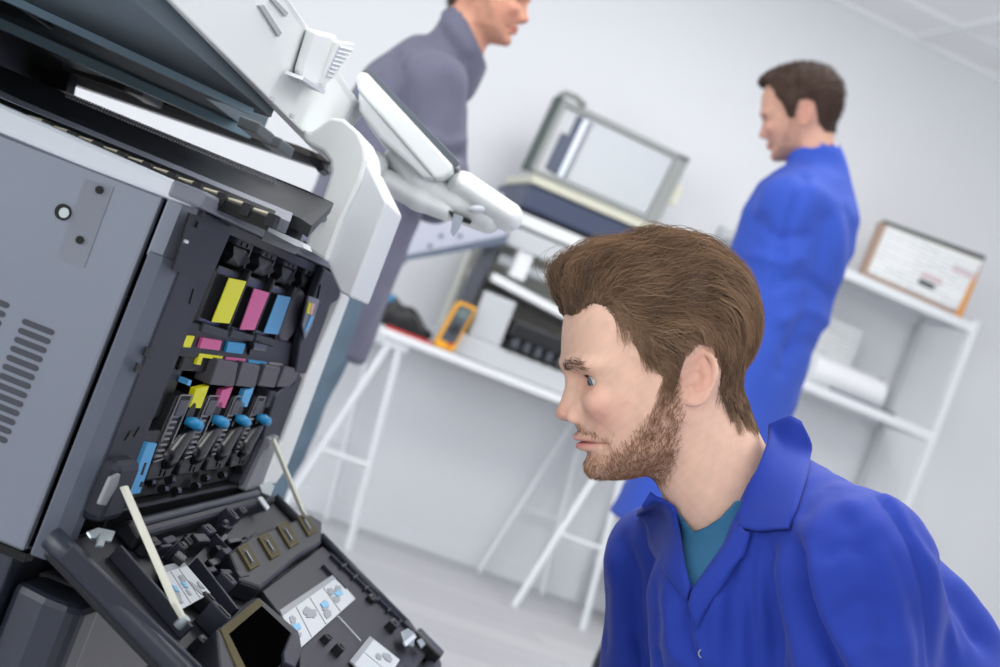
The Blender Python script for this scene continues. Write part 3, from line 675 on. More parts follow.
for px, py in ((261, 127), (282, 142), (150, 92)):
    c_ = onPlane(px, py, (0, 0, .966), (0, 0, 1)); pb('hinge_bracket', MB().box(c_ - (.05, .015, .014), c_ + (.03, .012, 0)), mat('bracket_grey', srgb(132, 138, 142), .5), sc_, bevel=.002)
# white fascia along the front of the scanner
A_ = onB(325, 155, -.05); B_ = onB(360, 110, -.05)
fa = pb('scanner_fascia', MB().prism([(-.30, 0, .995), (A_[0], 0, A_[2]), (A_[0] + .045, 0, A_[2] + .012), (B_[0] + .02, 0, B_[2] - .006), (B_[0], 0, B_[2] + .004), (-.30, 0, 1.080)], (0, -.022, 0)) if False else
        MB().add([(-.30, -.068, .992), (A_[0], -.068, A_[2]), (A_[0] + .05, -.068, A_[2] + .012), (B_[0] + .02, -.056, B_[2] - .006), (B_[0], -.05, B_[2] + .004), (-.30, -.05, 1.085),
                  (-.30, -.050, .985), (A_[0], -.050, A_[2] + .0), (A_[0] + .05, -.050, A_[2] + .012), (B_[0] + .02, -.05, B_[2] - .006), (B_[0], -.046, B_[2] + .004), (-.30, -.046, 1.085)],
                 [(0, 1, 2, 3, 4, 5), (11, 10, 9, 8, 7, 6), (0, 6, 7, 1), (1, 7, 8, 2), (2, 8, 9, 3), (3, 9, 10, 4), (4, 10, 11, 5), (5, 11, 6, 0)]), M_pwhite, bevel=.003)
for q in ([(259.5, 6), (264, 5), (282, 33), (279, 37)], [(271.5, 0), (276, 0), (288.5, 13), (286, 17)]):
    pb('slit', plate(q, -.0450, .003), mat('slit_grey', srgb(168, 174, 178), .5), fa)
bk = pb('ribbed_catch', plate([(316, 31), (337, 36), (339.5, 43), (325, 91.5), (303, 78), (303.5, 72)], -.034, .012), M_pwhite, bevel=.004)
g = plate([(336, 42), (354, 44), (355, 49), (329, 82), (322, 84)], -.030, .008); pb('fin', g, M_pwhite, bk, bevel=.001)
for k in range(8):
    s = k / 7; x0, y0 = 339.5 - 13 * s, 47 + 28 * s; x1, y1 = 352 - 20 * s, 50 + 27 * s
    pb('rib', MB().tube([onB(x0, y0, -.029), onB(x1, y1, -.029)], .0016, 6), M_cap, bk)
pb('catch_foot', plate([(302, 80), (304, 77), (326, 91), (324, 94)], -.024, .02), M_cap, bk)

# ---- white L-shaped pillar that carries the scanner
Lp = [(302.6, 128), (311, 131.5), (319, 126), (331, 117), (344, 119), (358, 131), (364.7, 146), (366, 160), (361, 179), (341.7, 220), (326.4, 262), (304, 247), (323, 196), (331, 172), (330, 161), (323, 151), (308, 144), (303.4, 140)]
pl = pb('pillar', slab(Lp, .42, .12), M_pwhite, bevel=.004)
pb('rivet', MB().disc(onA(323, 218.5, .4185), (1, 0, 0), .0048, .003, 18), mat('rivet_grey', srgb(140, 150, 150), .5), pl)
pb('pillar_side', slab([(366, 160), (387, 203), (351, 298), (340, 292), (326.4, 262), (341.7, 220), (361, 179)], .432, .13), mat('pillar_side_shade', srgb(222, 227, 232), .45), pl, bevel=.003)  # shade of the side facet put into a darker white
pb('pillar_inner', slab([(310, 150), (318, 158), (324, 170), (318, 172), (310, 160)], .66, .04), M_char, pl)

# ---- tilting control panel on its jointed arms (picture-aligned working frame, cm, z towards the camera)
def view_frame(px, py, d):
    o = P(px, py, d)
    return o, np.stack([IR, IU, -FW], 1)
def vsdf(fn, lo, hi, h, org, m, name, parent, smooth=2, **k):
    v, f = surface_nets(fn, lo, hi, h, smooth); o_, R_ = org
    return build(name, ((v / 100) @ R_.T + o_, f), m, parent, smooth=True, world=True, **k)
D1 = 2.07; VF = view_frame(400, 160, D1); KP = D1 * 100 / F
def L1(px, py, z=0): s = 1 - z / (D1 * 100); return ((px - 400) * KP * s, (160 - py) * KP * s, z)
cp = empty('control_panel_hinge', mtx=Matrix.Translation(Vector(P(385, 175, D1))))
cp.parent = pr; cp.matrix_basis = PM.inverted() @ Matrix.Translation(Vector(P(385, 175, D1))); BASIS[cp.name] = cp.matrix_basis; PARENT[cp.name] = pr; cp.name = 'control_panel'
BASIS['control_panel'] = BASIS.get('control_panel_hinge'); PARENT['control_panel'] = pr
slabv = lambda pts, z0_, z1_: MB().prism([np.array(L1(x, y, z1_)) for x, y in pts], (0, 0, z0_ - z1_))
def pv(name, mb, m, parent=cp, **k):
    o_, R_ = VF; v = (np.array(mb.v) / 100) @ R_.T + o_
    return build(name, (v, mb.f), m, parent, world=True, **k)
pv('bezel', slabv([(361, 84), (365, 80), (371, 80), (458, 174), (456, 180), (446, 186), (439, 186), (362, 97)], -9, 9), M_pwhite, bevel=.004)
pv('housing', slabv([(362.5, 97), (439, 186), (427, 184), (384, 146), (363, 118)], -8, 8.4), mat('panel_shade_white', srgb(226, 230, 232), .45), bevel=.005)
pv('screen', slabv([(366, 79), (370, 75.5), (375, 77), (464, 169), (463.5, 173), (458, 175)], -8.6, 8.6), mat('screen_dark', srgb(92, 100, 108), .2), bevel=.002)
def cpx(*q): return np.array(L1(*q))
vsdf(lambda x, y, z: smax(cap(x, y, z / 2.6, cpx(462, 188, 0), cpx(508, 217, 0), 2.3, 2.05), -(y + 200), .3), (0, -11, -10), (19, 1, 10), .28, VF, M_pwhite, 'palm_rest', cp)
vsdf(lambda x, y, z: chain(x, y, (z + .5) / 2.4, [cpx(394, 158, 0), cpx(420, 183, 0), cpx(455, 205, 0), cpx(488, 221, 0)], [1.5, 2.4, 2.1, 1.75], .8), (-5, -13, -10), (15, 4, 10), .28, VF, M_pwhite, 'support_arm', cp)
vsdf(lambda x, y, z: chain(x, y, (z - 3) / 1.6, [cpx(389, 184, 0), cpx(420, 201, 0), cpx(446, 213, 0)], [1.7, 1.55, 1.3], .8), (-5, -12, -4), (9, 1, 9), .22, VF, M_pwhite, 'lower_arm', cp)
vsdf(lambda x, y, z: smin(cap(x, y, z, cpx(376, 168, -3), cpx(376, 168, 4), 1.9, 1.9), cap(x, y, z, cpx(378, 188, -3), cpx(372, 196, 4), 1.9, 1.4), .8), (-7, -8, -6), (1, 3, 7), .22, VF, M_pwhite, 'joint', cp)
vsdf(lambda x, y, z: ell(x, y, z, cpx(479, 213.5, 5.2), (1.2, .55, .6)), (7, -9, 3), (14, -5, 8), .12, VF, M_cap, 'arm_button', cp)
pv('lever', slabv([(456, 217), (466, 221), (462, 232), (456, 241), (453, 236)], 4.2, 5.0), mat('lever_grey', srgb(168, 178, 190), .3), bevel=.001)
pv('arm_slot', slabv([(450, 214), (457, 217), (474, 225), (472, 228), (455, 222)], 3.0, 4.9), M_ink)
pv('joint_screw', MB().disc(cpx(373, 198, 5.4), (0, 0, 1), .45, .5, 12), M_char)

# ---- folded-down front door
DN = np.array([0, .398, .917]); DT = np.array([0, .917, -.398]); DO = np.array([0, 0, .520])
def dd(s, t_, h): return np.array([s, 0, 0]) + DO + DT * t_ + DN * h
def dpx(px, py, h=0.0): q = onPlane(px, py, DO + DN * h, DN) - DO; return q[0], q @ DT
def dplate(pts, h, th): return MB().prism([dd(*dpx(x, y, h), h) for x, y in pts], -DN * th)
def dbox(s0, s1, t0, t1, h0, h1): return MB().prism([dd(s0, t0, h0), dd(s1, t0, h0), dd(s1, t1, h0), dd(s0, t1, h0)], DN * (h1 - h0))
dr = pb('front_door', dbox(-.02, .785, .0, .345, -.030, -.012), M_char, bevel=.004)
pb('door_rim', MB().tube([dd(-.020, -.004, -.012), dd(-.022, .02, -.010), dd(-.022, .34, -.010)], .0115, 16), M_slate, dr, smooth=True)
pb('door_rim', MB().tube([dd(.783, .02, -.010), dd(.783, .34, -.010)], .010, 12), M_char, dr, smooth=True)
pb('door_rim', MB().tube([dd(-.02, .345, -.014), dd(.785, .345, -.014)], .013, 12), M_slate, dr, smooth=True)
pb('support_tube', MB().tube([dd(.775, .105, .002), dd(.775, .275, .002)], .007, 16), M_slate, dr, smooth=True)
pb('hinge_bar', MB().prism([dd(.12, .004, -.012), dd(.12, .034, -.012), dd(.12, .030, .006), dd(.12, .010, .010)], (.60, 0, 0)), M_char, dr, bevel=.004)
pb('hinge_bar', MB().prism([dd(.14, .010, .008), dd(.14, .022, .007), dd(.14, .020, .014), dd(.14, .012, .014)], (.50, 0, 0)), M_slate, dr, bevel=.003)
def bracket(pts, h, m=M_metal, name='hinge_bracket', th=.003): return pb(name, dplate(pts, h, th), m, dr, bevel=.0008)
bracket([(88, 531), (98, 527), (116, 531), (112, 541), (100, 540), (92, 537)], .012); bracket([(100, 533), (108, 533), (104, 546), (97, 545)], .016)
bracket([(259, 483), (270, 481), (275, 486), (271, 496), (262, 492)], .014); bracket([(258, 497), (262, 496), (270, 507), (268, 510)], .010, M_cap, 'spring')
bracket([(232, 512), (236, 512), (236, 516), (232, 516)], .006, M_C2, 'blue_dot')
# raised housing with four foam-rimmed slots
hs = pb('slot_housing', dplate([(229, 552), (250, 536), (310, 514), (323, 522), (322, 543), (300, 556), (262, 588), (240, 580)], .012, .024), M_char, dr, bevel=.004)
for cx_, cy_ in ((249, 556), (270, 545), (288.5, 534), (307.4, 524)):
    k_ = 1.0 if cx_ < 300 else .85; ex = np.array([6.6, 11.0]) * k_; ey = np.array([4.6, -2.8]) * k_; c2 = np.array([cx_, cy_])
    o = pb('foam_slot', dplate([c2 - ex - ey, c2 + ex - ey, c2 + ex + ey, c2 - ex + ey], .0150, .003), M_brass, hs)
    pb('slot_opening', dplate([c2 - ex * .68 - ey * .42, c2 + ex * .68 - ey * .42, c2 + ex * .68 + ey * .42, c2 - ex * .68 + ey * .42], .0156, .002), M_ink, hs)
    pb('contact_pin', MB().tube([dd(*dpx(*(c2 - ex * .4), .0165), .0165), dd(*dpx(*(c2 + ex * .5), .0165), .0165)], .001, 6), M_metal, hs)
# foam-rimmed box opening
bo = pb('duct_box', dplate([(216, 630), (258, 596), (300, 632), (296, 664), (262, 712), (222, 690)], .020, .032), M_char, dr, bevel=.003)
pb('foam_rim', dplate([(221, 629), (258.5, 599), (264, 604), (229, 634), (262, 700), (252, 702)], .0215, .002), M_brass, bo)
pb('duct_opening', dplate([(229, 633), (261, 605), (291, 633), (285, 654), (263, 700)], .0212, .002), mat('void_black', (0.001, 0.001, 0.001), 1.0, spec=0.0), bo)
pb('duct_flap', dplate([(292, 632), (300, 634), (303, 652), (296, 668), (285, 662), (284, 652)], .026, .006), M_frame, bo, bevel=.002)
# instruction stickers
def sticker(c0, c1, c2, c3, cells, blue, seed, h=.0):
    """corners: top-left, top-right, bottom-right, bottom-left in px"""
    h_ = h; base = pb('instruction_sticker', dplate([c0, c1, c2, c3], h_, .002), M_sheet, dr)
    c0, c1, c2, c3 = map(np.array, (c0, c1, c2, c3)); rs = np.random.RandomState(seed)
    def q(u, v): return (c0 * (1 - u) + c1 * u) * (1 - v) + (c3 * (1 - u) + c2 * u) * v
    pb('header_bar', dplate([q(0, 0), q(1, 0), q(1, .14), q(0, .14)], h_ + .0006, .001), M_art, base)
    for k in range(cells):
        u0, u1 = (k + .08) / cells, (k + .92) / cells
        if k: pb('divider_line', dplate([q(k / cells - .006, .16), q(k / cells + .006, .16), q(k / cells + .006, .98), q(k / cells - .006, .98)], h_ + .0006, .001), M_art, base)
        for j in range(3):
            uc, vc = rs.uniform(u0 + .04, u1 - .04), rs.uniform(.35, .85); n = 6
            pts = [q(uc + (.30 / cells) * rs.uniform(.4, 1) * math.cos(t), vc + .17 * rs.uniform(.4, 1) * math.sin(t)) for t in np.linspace(0, 2 * math.pi, n, endpoint=False)]
            pb('diagram', dplate(pts, h_ + .0008 + .0002 * j, .001), M_art, base)
        if k in blue:
            uc, vc = (u0 + u1) / 2, .55; pts = [q(uc - .05, vc - .1), q(uc + .06, vc - .04), q(uc + .05, vc + .10), q(uc - .03, vc + .06)]
            pb('diagram_arrow', dplate(pts, h_ + .0016, .001), M_artb, base)
sticker((159, 567), (183, 561), (210.6, 593), (182, 609), 3, (0, 1), 1, .004)
sticker((280, 610), (334, 574), (355.5, 598.8), (298, 650.5), 4, (0, 2, 3), 2, .002)
sticker((350, 661), (370, 636), (400, 660), (382, 688), 2, (0,), 3, .002)
# ribs, clips and levers across the inner face
rs = np.random.RandomState(5)
pb('dark_panel', dplate([(262, 590), (322, 546), (350, 566), (410, 620), (430, 650), (380, 720), (300, 700), (300, 640)], -.002, .008), mat('panel_charcoal', srgb(34, 34, 42), .45, spec=.35), dr, bevel=.002)
pb('fold_line', MB().tube([dd(*dpx(338, 616, .001), .001), dd(*dpx(361, 641, .001), .001)], .0008, 5), M_cap, dr)
ribs = [((70, 548), (220, 690)), ((118, 548), (190, 630)), ((214, 536), (262, 590)), ((196, 560), (236, 612)), ((330, 556), (420, 640)), ((322, 566), (345, 590))]
for A_, B_ in ribs:
    s0, t0 = dpx(*A_); s1, t1 = dpx(*B_); d = np.array([s1 - s0, t1 - t0]); d /= np.linalg.norm(d); n_ = np.array([-d[1], d[0]]) * .003
    pb('rib', MB().prism([dd(s0 + n_[0], t0 + n_[1], -.012), dd(s1 + n_[0], t1 + n_[1], -.012), dd(s1 - n_[0], t1 - n_[1], -.012), dd(s0 - n_[0], t0 - n_[1], -.012)], DN * .016), M_frame, dr, bevel=.001)
for k in range(7):
    s = k / 6; x, y = 344 + 68 * s, 566 + 66 * s; s0, t0 = dpx(x, y)
    pb('rib', dbox(s0 - .03, s0 + .015, t0 - .0015, t0 + .0015, -.012, .004), M_frame, dr)
clips = [(186, 544, .02, .012), (206, 532, .03, .014), (224, 522, .016, .02), (176, 552, .02, .01), (238, 515, .025, .010), (150, 545, .03, .012), (222, 585, .018, .02), (206, 602, .010, .018), (214, 622, .012, .03), (370, 600, .02, .012), (325, 640, .02, .01), (336, 652, .016, .012), (390, 628, .03, .014), (205, 645, .014, .02), (246, 500, .04, .008)]
for x, y, w_, l_ in clips:
    s0, t0 = dpx(x, y); hh = rs.uniform(.004, .016); o = pb('clip', dbox(s0 - w_ / 2, s0 + w_ / 2, t0 - l_ / 2, t0 + l_ / 2, -.012, hh), (M_frame, M_char, M_gloss)[rs.randint(3)], dr, bevel=.002)
    pb('clip_slot', dbox(s0 - w_ / 4, s0 + w_ / 4, t0 - l_ / 4, t0 + l_ / 4, hh - .001, hh + .001), M_ink, o)
rs = np.random.RandomState(11)
for k in range(26):
    s0, t0 = rs.uniform(.13, .50), rs.uniform(.040, .125)
    if .28 < s0 < .5 and t0 > .075: t0 -= .04
    a_ = rs.uniform(-.5, .5); ls, lt = rs.uniform(.012, .045), rs.uniform(.004, .016); hh = rs.uniform(-.004, .014)
    ca, sa = math.cos(a_), math.sin(a_); cs = [(s0 + ls * i_ * ca * .5 - lt * j_ * sa * .5, t0 + ls * i_ * sa * .18 + lt * j_ * ca * .5) for i_, j_ in ((-1, -1), (1, -1), (1, 1), (-1, 1))]
    pb('moulded_clip', MB().prism([dd(u_, w_, -.012) for u_, w_ in cs], DN * (hh + .012)), (M_frame, M_char, M_char, M_gloss)[k % 4], dr, bevel=.0015)
# end latch at the outer far corner
bracket([(401, 632), (408, 628), (416, 634), (414, 646), (405, 643)], .012); bracket([(418, 640), (422, 638), (426, 644), (422, 648)], .014); bracket([(404, 642), (414, 634), (417, 637), (407, 646)], .018, M_cap, 'spring')
pb('end_latch', dbox(.745, .785, .295, .345, -.012, .012), M_gloss, dr, bevel=.004)
# straps that hold the door
def strap(q0, b0, q1, h1, wid):
    A_ = onB(*q0, b0); s0, t0 = dpx(*q1, h1); B_ = dd(s0, t0, h1); d = (B_ - A_); n_ = np.cross(d, (0, 1, .5)); n_ /= np.linalg.norm(n_); n_ *= wid / 2
    m1 = A_ + d * .86 - n_ * .8
    top = [A_ - n_, m1 - n_, B_ - n_ * .5, B_ + n_ * .5, m1 + n_, A_ + n_]
    o = pb('door_strap', MB().prism(top, (0, .004, .003)), M_strap, bevel=.0008)
    pb('strap_end', MB().disc(B_, DN, wid * .45, .012, 14), M_metal, o)
strap((121, 487), .026, (182, 622), .012, .0105)
strap((271, 440), .014, (304, 517), .016, .0085)
# ------------------------------------------------------------------ heads: cm; face towards -x, crown +y, near cheek +z
def head_fn(neck=True, ne=(10.4, -19.5, -1.0), nr=(5.7, 6.3)):
    prof = spl([(-8.75, -3.0), (-9.15, -1.6), (-9.2, .3), (-8.95, 3.2), (-8.0, 6.0), (-6, 8.2), (-3, 9.5), (1, 9.9), (5, 9.2), (8.2, 7.1), (9.9, 4), (10.1, .6), (9.1, -2.8), (7.4, -5.2), (5.2, -7.2), (3.6, -9.0), (2.6, -10.9), (.8, -12.4), (-1.6, -13.1), (-4.6, -13.3), (-5.9, -12.9), (-6.5, -11.9), (-6.55, -10.9), (-6.7, -9.8), (-7.25, -8.8), (-7.7, -7.6), (-7.85, -6.0), (-8.0, -4.4), (-8.5, -3.4)], 90)[:-1]
    def fn(x, y, z):
        az = np.abs(z)
        s2 = poly2(x, y, prof)
        # half width of the head at each height, wider behind the temples, narrow at the chin
        R = np.interp(y, [-13.5, -12, -10, -7, -4, -1, 3, 7, 10], [3.6, 4.9, 5.9, 6.5, 6.95, 7.15, 7.6, 7.2, 5.5])
        R = R + .35 * np.exp(-((x - 4) / 4) ** 2)
        u_ = -(x + 2.0); R = R - np.minimum(.5 * (u_ + np.sqrt(u_ * u_ + 6.0)), 6) * np.interp(y, [-13, -9, -5, 3], [.62, .45, .12, .05])
        D = np.interp(y, [-13, -8, -2, 4, 10], [3.6, 4.4, 5.2, 6.2, 7.0])
        q = np.clip(az / R, 0, 1.0)
        f = s2 + D * (1 - np.sqrt(np.maximum(1 - q ** 2, 0.0))) + np.maximum(az - R, 0) * 1.5
        f = f * .8
        # temple hollow, cheek, brow
        f = smax(f, -ell(x, y, az, (-7.0, .6, 8.4), (2.4, 2.0, 1.6)), 1.6)
        f = smin(f, ell(x, y, az, (-6.0, -5.2, 4.1), (1.7, 1.5, 1.6)), 1.4)
        f = smin(f, ell(x, y, az, (-8.0, -1.55, 2.6), (.95, .62, 2.3)), 1.0)
        f = smin(f, ell(x, y, az, (-6.3, -1.3, 4.9), (1.0, .6, 1.0)), 1.0)
        # eye sockets
        f = smax(f, -ell(x, y, az, (-8.5, -3.15, 3.15), (1.75, 1.0, 1.75)), .9)
        f = smax(f, -ell(x, y, az, (-8.7, -3.3, 1.55), (.8, .9, .55)), .7)
        # nose
        nprof = [(-8.2, -2.2), (-8.72, -2.95), (-8.98, -3.9), (-9.35, -5.1), (-9.75, -6.05), (-9.86, -6.5), (-9.72, -6.95), (-9.2, -7.22), (-8.4, -7.35), (-7.6, -7.55), (-6.5, -7.2), (-6.5, -3)]
        Rn = np.interp(y, [-7.4, -6.6, -5.5, -4.2, -3], [1.15, 1.25, .95, .72, .85]) + np.clip(x + 9.2, 0, 2) * .35
        n2 = poly2(x, y, nprof) + .85 * (1 - np.sqrt(np.maximum(1 - np.clip(az / Rn, 0, 1) ** 2, 0))) + np.maximum(az - Rn, 0) * 1.2
        f = smin(f, n2 * .85, .55)
        f = smin(f, ell(x, y, az, (-8.05, -6.75, 1.38), (1.0, .72, .52)), .38)
        f = smax(f, -ell(x, y, az, (-8.75, -7.45, .62), (.55, .28, .30)), .2)
        f = smax(f, -cap(x, y, az, (-7.25, -6.1, 1.95), (-6.9, -7.1, 2.05), .02, .02), .4)
        # mouth
        xb = x + .0 - .30 * z ** 2 * .9
        f = smin(f, ell(xb, y, z, (-7.35, -8.95, 0), (.72, .48, 2.3)), .45)
        f = smin(f, ell(xb, y, z, (-6.95, -9.85, 0), (.85, .52, 2.0)), .45)
        f = smax(f, -ell(xb, y, z, (-7.85, -9.38, 0), (.75, .10, 2.55)), .22)
        f = smax(f, -ell(x, y, az, (-5.75, -9.45, 2.95), (.5, .35, .35)), .5)
        f = smax(f, -ell(xb, y, z, (-7.35, -10.85, 0), (.55, .42, 1.6)), .5)
        f = smax(f, -cap(x, y, az, (-7.75, -7.7, 0), (-7.6, -8.4, 0), .14, .16), .3)
        f = smin(f, ell(x, y, z, (-5.75, -12.05, 0), (1.0, 1.0, 1.7)), .8)
        # eyelids round the eyeball
        ex, ey, ez = -5.95, -2.98, 3.1
        dx, dy, dz = x - ex, y - ey, az - ez
        r = np.sqrt(dx ** 2 + dy ** 2 + dz ** 2)
        opening = np.abs(dy + .02 + .05 * dz) - .52 * np.sqrt(np.clip(1 - ((dz - .22) / 1.42) ** 2, 0, 1)) + np.where(dx > .30, 5., 0.)
        lid = smax(r - 1.40, -opening, .10)
        f = smin(f, lid, .30)
        f = smax(f, -np.maximum(np.maximum(opening + .02, r - 2.1), dx - .12), .12)
        f = np.maximum(f, -np.maximum(r - 1.24, opening - .02))
        f = np.maximum(f, -(r - 1.21)) if False else f
        # ears
        ux_, uz_ = (x - 2.6) * 1.14, (az - 7.25) * 1.14
        t = math.radians(22); ea = ux_ * math.cos(t) + uz_ * math.sin(t) * -1; eb = uz_ * math.cos(t) + ux_ * math.sin(t) * -1
        tl = math.radians(10); ys_ = (y + 2.65) * 1.14; ex2 = ea * math.cos(tl) + ys_ * math.sin(tl); ey2 = -ea * math.sin(tl) + ys_ * math.cos(tl)
        rim = spl([(-1.15, .1, 0), (-1.2, 1.4, 0), (-.5, 2.7, .15), (.7, 2.95, .35), (1.55, 2.1, .5), (1.6, .6, .5), (1.2, -.8, .35), (.6, -2.0, .15), (-.2, -2.85, .05), (-.95, -2.5, 0)], 20)
        ear = ell(ex2, ey2, eb, (.15, .3, .02), (1.55, 2.6, .42))
        ear = smax(ear, -ell(ex2, ey2, eb, (-.15, -.15, .42), (.80, 1.15, .75)), .15)
        ear = smax(ear, -ell(ex2, ey2, eb, (.15, 1.65, .42), (.90, .60, .50)), .2)
        for i in range(len(rim) - 1): ear = smin(ear, cap(ex2, ey2, eb, rim[i], rim[i + 1], .25 if i < 15 else .34), .12)
        ah = [(.75, 1.6, .25), (.85, .3, .35), (.45, -.9, .3), (-.1, -1.35, .25)]
        for i in range(3): ear = smin(ear, cap(ex2, ey2, eb, ah[i], ah[i + 1], .22), .2)
        ear = smin(ear, ell(ex2, ey2, eb, (-.85, -.5, .22), (.32, .55, .32)), .2)
        ear = smin(ear, ell(ex2, ey2, eb, (-.35, -2.5, .05), (.65, .65, .3)), .25)
        f = smin(f, ear, .35)
        f = smin(f, cap(x, y, az, (2.5, -2.8, 5.6), (2.8, -2.8, 7.0), .9, .7), .5)
        if neck:
            n = cap(x, y, z, (3.4, -5.5, 0), ne, nr[0], nr[1], (1, 1, .95))
            n = smin(n, cap(x, y, z, (3.6, -6.5, 4.6), (6.6, -16.5, 2.0), 1.2, 1.0), 2.2) if ne[0] > 8 else n
            pass
            f = smin(f, n, 1.6)
        return f
    return fn

def lerp3(a, b, t): return a * (1 - t[:, None]) + np.array(b) * t[:, None]
def gs(p, c, r): return np.exp(-(((p - np.array(c)) / np.array(r)) ** 2).sum(1))
def skin_colors(v, N, base, beard=None, blush=.5, lips=srgb(196, 120, 116), beard_amt=.6):
    """skin colouring: lips, flush, stubble; shade painted into lip parting and nostrils. v in head cm"""
    m_ = v.copy(); m_[:, 2] = np.abs(m_[:, 2])
    c = np.tile(np.array(base), (len(v), 1))
    red = np.array(srgb(222, 128, 118))
    k = blush * (.50 * gs(m_, (-6.2, -6.2, 4.6), (2.6, 2.0, 2.6)) + .6 * gs(m_, (-9.3, -6.5, .5), (1.1, 1.0, 1.3)) + .6 * gs(m_, (3.0, -2.2, 7.6), (1.9, 2.8, 1.4)) + .25 * gs(m_, (-7.0, -3.6, 3.2), (1.3, .8, 1.6)) + .25 * gs(m_, (-6.5, -11.2, 1), (1.2, 1.0, 2.0)))
    c = lerp3(c, red, np.clip(k * (.85 + .3 * vnoise(m_, 3, 1.2)), 0, .8))
    c *= (1 + .035 * vnoise(m_, 8, 2.4) + .02 * vnoise(m_, 9, 6))[:, None]
    xb = v[:, 0] - .27 * v[:, 2] ** 2
    l_ = np.clip(1.6 - (((xb + 7.35) / .95) ** 2 + ((v[:, 1] + 9.38) / (.86 + .1 * np.abs(v[:, 2]) * 0)) ** 2 * 1.1 + (v[:, 2] / 2.5) ** 2) * 1.25, 0, 1)
    c = lerp3(c, lips, l_ * .85)
    seam = np.exp(-(((v[:, 1] + 9.40) / .10) ** 2)) * (np.abs(v[:, 2]) < 2.7) * (xb < -6.3)
    c = lerp3(c, srgb(120, 62, 58), seam * .7)  # shade between the lips put into the skin colour
    if beard is not None:
        c = lerp3(c, beard, np.clip(beard_mask(v) * beard_amt, 0, .9))
    nos = gs(m_, (-8.75, -7.35, .62), (.5, .22, .35)); c = lerp3(c, srgb(110, 60, 52), np.clip(nos, 0, .8))  # nostril shade put into the skin colour
    return c
def beard_mask(v):
    """0..1 where the beard grows: jaw, chin, moustache, sideburn"""
    x, y, z = v[:, 0], v[:, 1], np.abs(v[:, 2])
    top = np.interp(x, [-7.4, -6.4, -5.4, -4.2, -3.0, -2.0, -1.1, -.4, 1.2, 1.8], [-10.4, -10.7, -10.2, -8.8, -7.5, -6.0, -3.5, -1.5, -1.5, -4.5])
    bot = np.interp(x, [-7, -3, -.5, 1.6, 2.8], [-15, -15.5, -16, -14, -9.5])
    m_ = np.clip((top - y) / 1.6, 0, 1) * np.clip((y - bot) / 2.2, 0, 1) * np.clip((2.3 - x) / 1.2, 0, 1)
    ch = np.clip(1.35 - (((x + 6.1) / 1.5) ** 2 + ((y + 12.3) / 1.5) ** 2 + (z / 3.0) ** 2) * .55, 0, 1)
    ms = np.exp(-(((y + 8.15 + .10 * z) / .42) ** 2)) * (z < 2.9) * (x < -4.5) * .75
    corner = gs(np.stack([x, y, z], 1), (-5.1, -9.9, 3.4), (1.0, 1.3, 1.0)) * .4
    lipz = (np.abs(y + 9.38) < .75) & (z < 2.3) & (x < -6.0)
    return np.where(lipz, 0, np.clip(np.maximum(np.maximum(m_, ch), np.maximum(ms, corner)), 0, 1))
def set_colors(o, c):
    me = o.data; a = me.color_attributes.new('tint', 'FLOAT_COLOR', 'POINT')
    a.data.foreach_set('color', np.concatenate([c, np.ones((len(c), 1))], 1).astype(np.float32).ravel())
def skin_mat(name):
    M = mat(name, (.6, .4, .3), .5, bump=.12, bscale=900, sss=.18, attr='tint', spec=.4); return M
def strands_mesh(paths, radii, sides=3):
    """paths (n, m, 3), radii (n, m) -> one mesh of thin tapered tubes"""
    n, m_, _ = paths.shape
    T = np.empty_like(paths); T[:, 1:-1] = paths[:, 2:] - paths[:, :-2]; T[:, 0] = paths[:, 1] - paths[:, 0]; T[:, -1] = paths[:, -1] - paths[:, -2]
    T /= np.maximum(np.linalg.norm(T, axis=2, keepdims=True), 1e-9)
    ref = np.array([.13, .21, .97]); U = np.cross(T, ref); U /= np.maximum(np.linalg.norm(U, axis=2, keepdims=True), 1e-9); Wv = np.cross(T, U)
    ring = [paths + (U * math.cos(a) + Wv * math.sin(a)) * radii[:, :, None] for a in np.linspace(0, 2 * math.pi, sides, endpoint=False)]
    V = np.stack(ring, 2).reshape(-1, 3)
    i, j, k = np.meshgrid(np.arange(n), np.arange(m_ - 1), np.arange(sides), indexing='ij'); k2 = (k + 1) % sides
    ix = lambda j_, k_: (i * m_ + j_) * sides + k_
    Q = np.stack([ix(j, k), ix(j, k2), ix(j + 1, k2), ix(j + 1, k)], -1).reshape(-1, 4)
    return V, Q
def hair_mat(name, c0, c1):
    M = bpy.data.materials.new(name); M.use_nodes = True; nt = M.node_tree; b = nt.nodes['Principled BSDF']
    at = nt.nodes.new('ShaderNodeAttribute'); at.attribute_name = 'tint'; nt.links.new(at.outputs['Color'], b.inputs['Base Color'])
    b.inputs['Roughness'].default_value = .5; b.inputs['Specular IOR Level'].default_value = .35; b.inputs['Sheen Weight'].default_value = .05
    M['c0'] = c0; M['c1'] = c1; return M
def sample_surface(v, Q, w, n, seed):
    """random points on quads with per-vertex weight w; returns positions, vertex normals"""
    rs = np.random.RandomState(seed); a = v[Q[:, 2]] - v[Q[:, 0]]; b = v[Q[:, 3]] - v[Q[:, 1]]
    A_ = np.linalg.norm(np.cross(a, b), axis=1) * w[Q].mean(1); f = rs.choice(len(Q), n, p=A_ / A_.sum())
    s, t = rs.rand(n, 1), rs.rand(n, 1); q = Q[f]; N = vnormals(v, Q)
    mix = lambda X: (X[q[:, 0]] * (1 - s) + X[q[:, 1]] * s) * (1 - t) + (X[q[:, 3]] * (1 - s) + X[q[:, 2]] * s) * t
    nn = mix(N); return mix(v), nn / np.linalg.norm(nn, axis=1)[:, None]

def place(v, Rl, org, Rw):
    """head cm -> world: Rl turns the head inside the working frame"""
    return (v @ Rl.T / 100) @ Rw.T + org
def rot(ax, deg):
    return np.array(Matrix.Rotation(math.radians(deg), 3, ax))
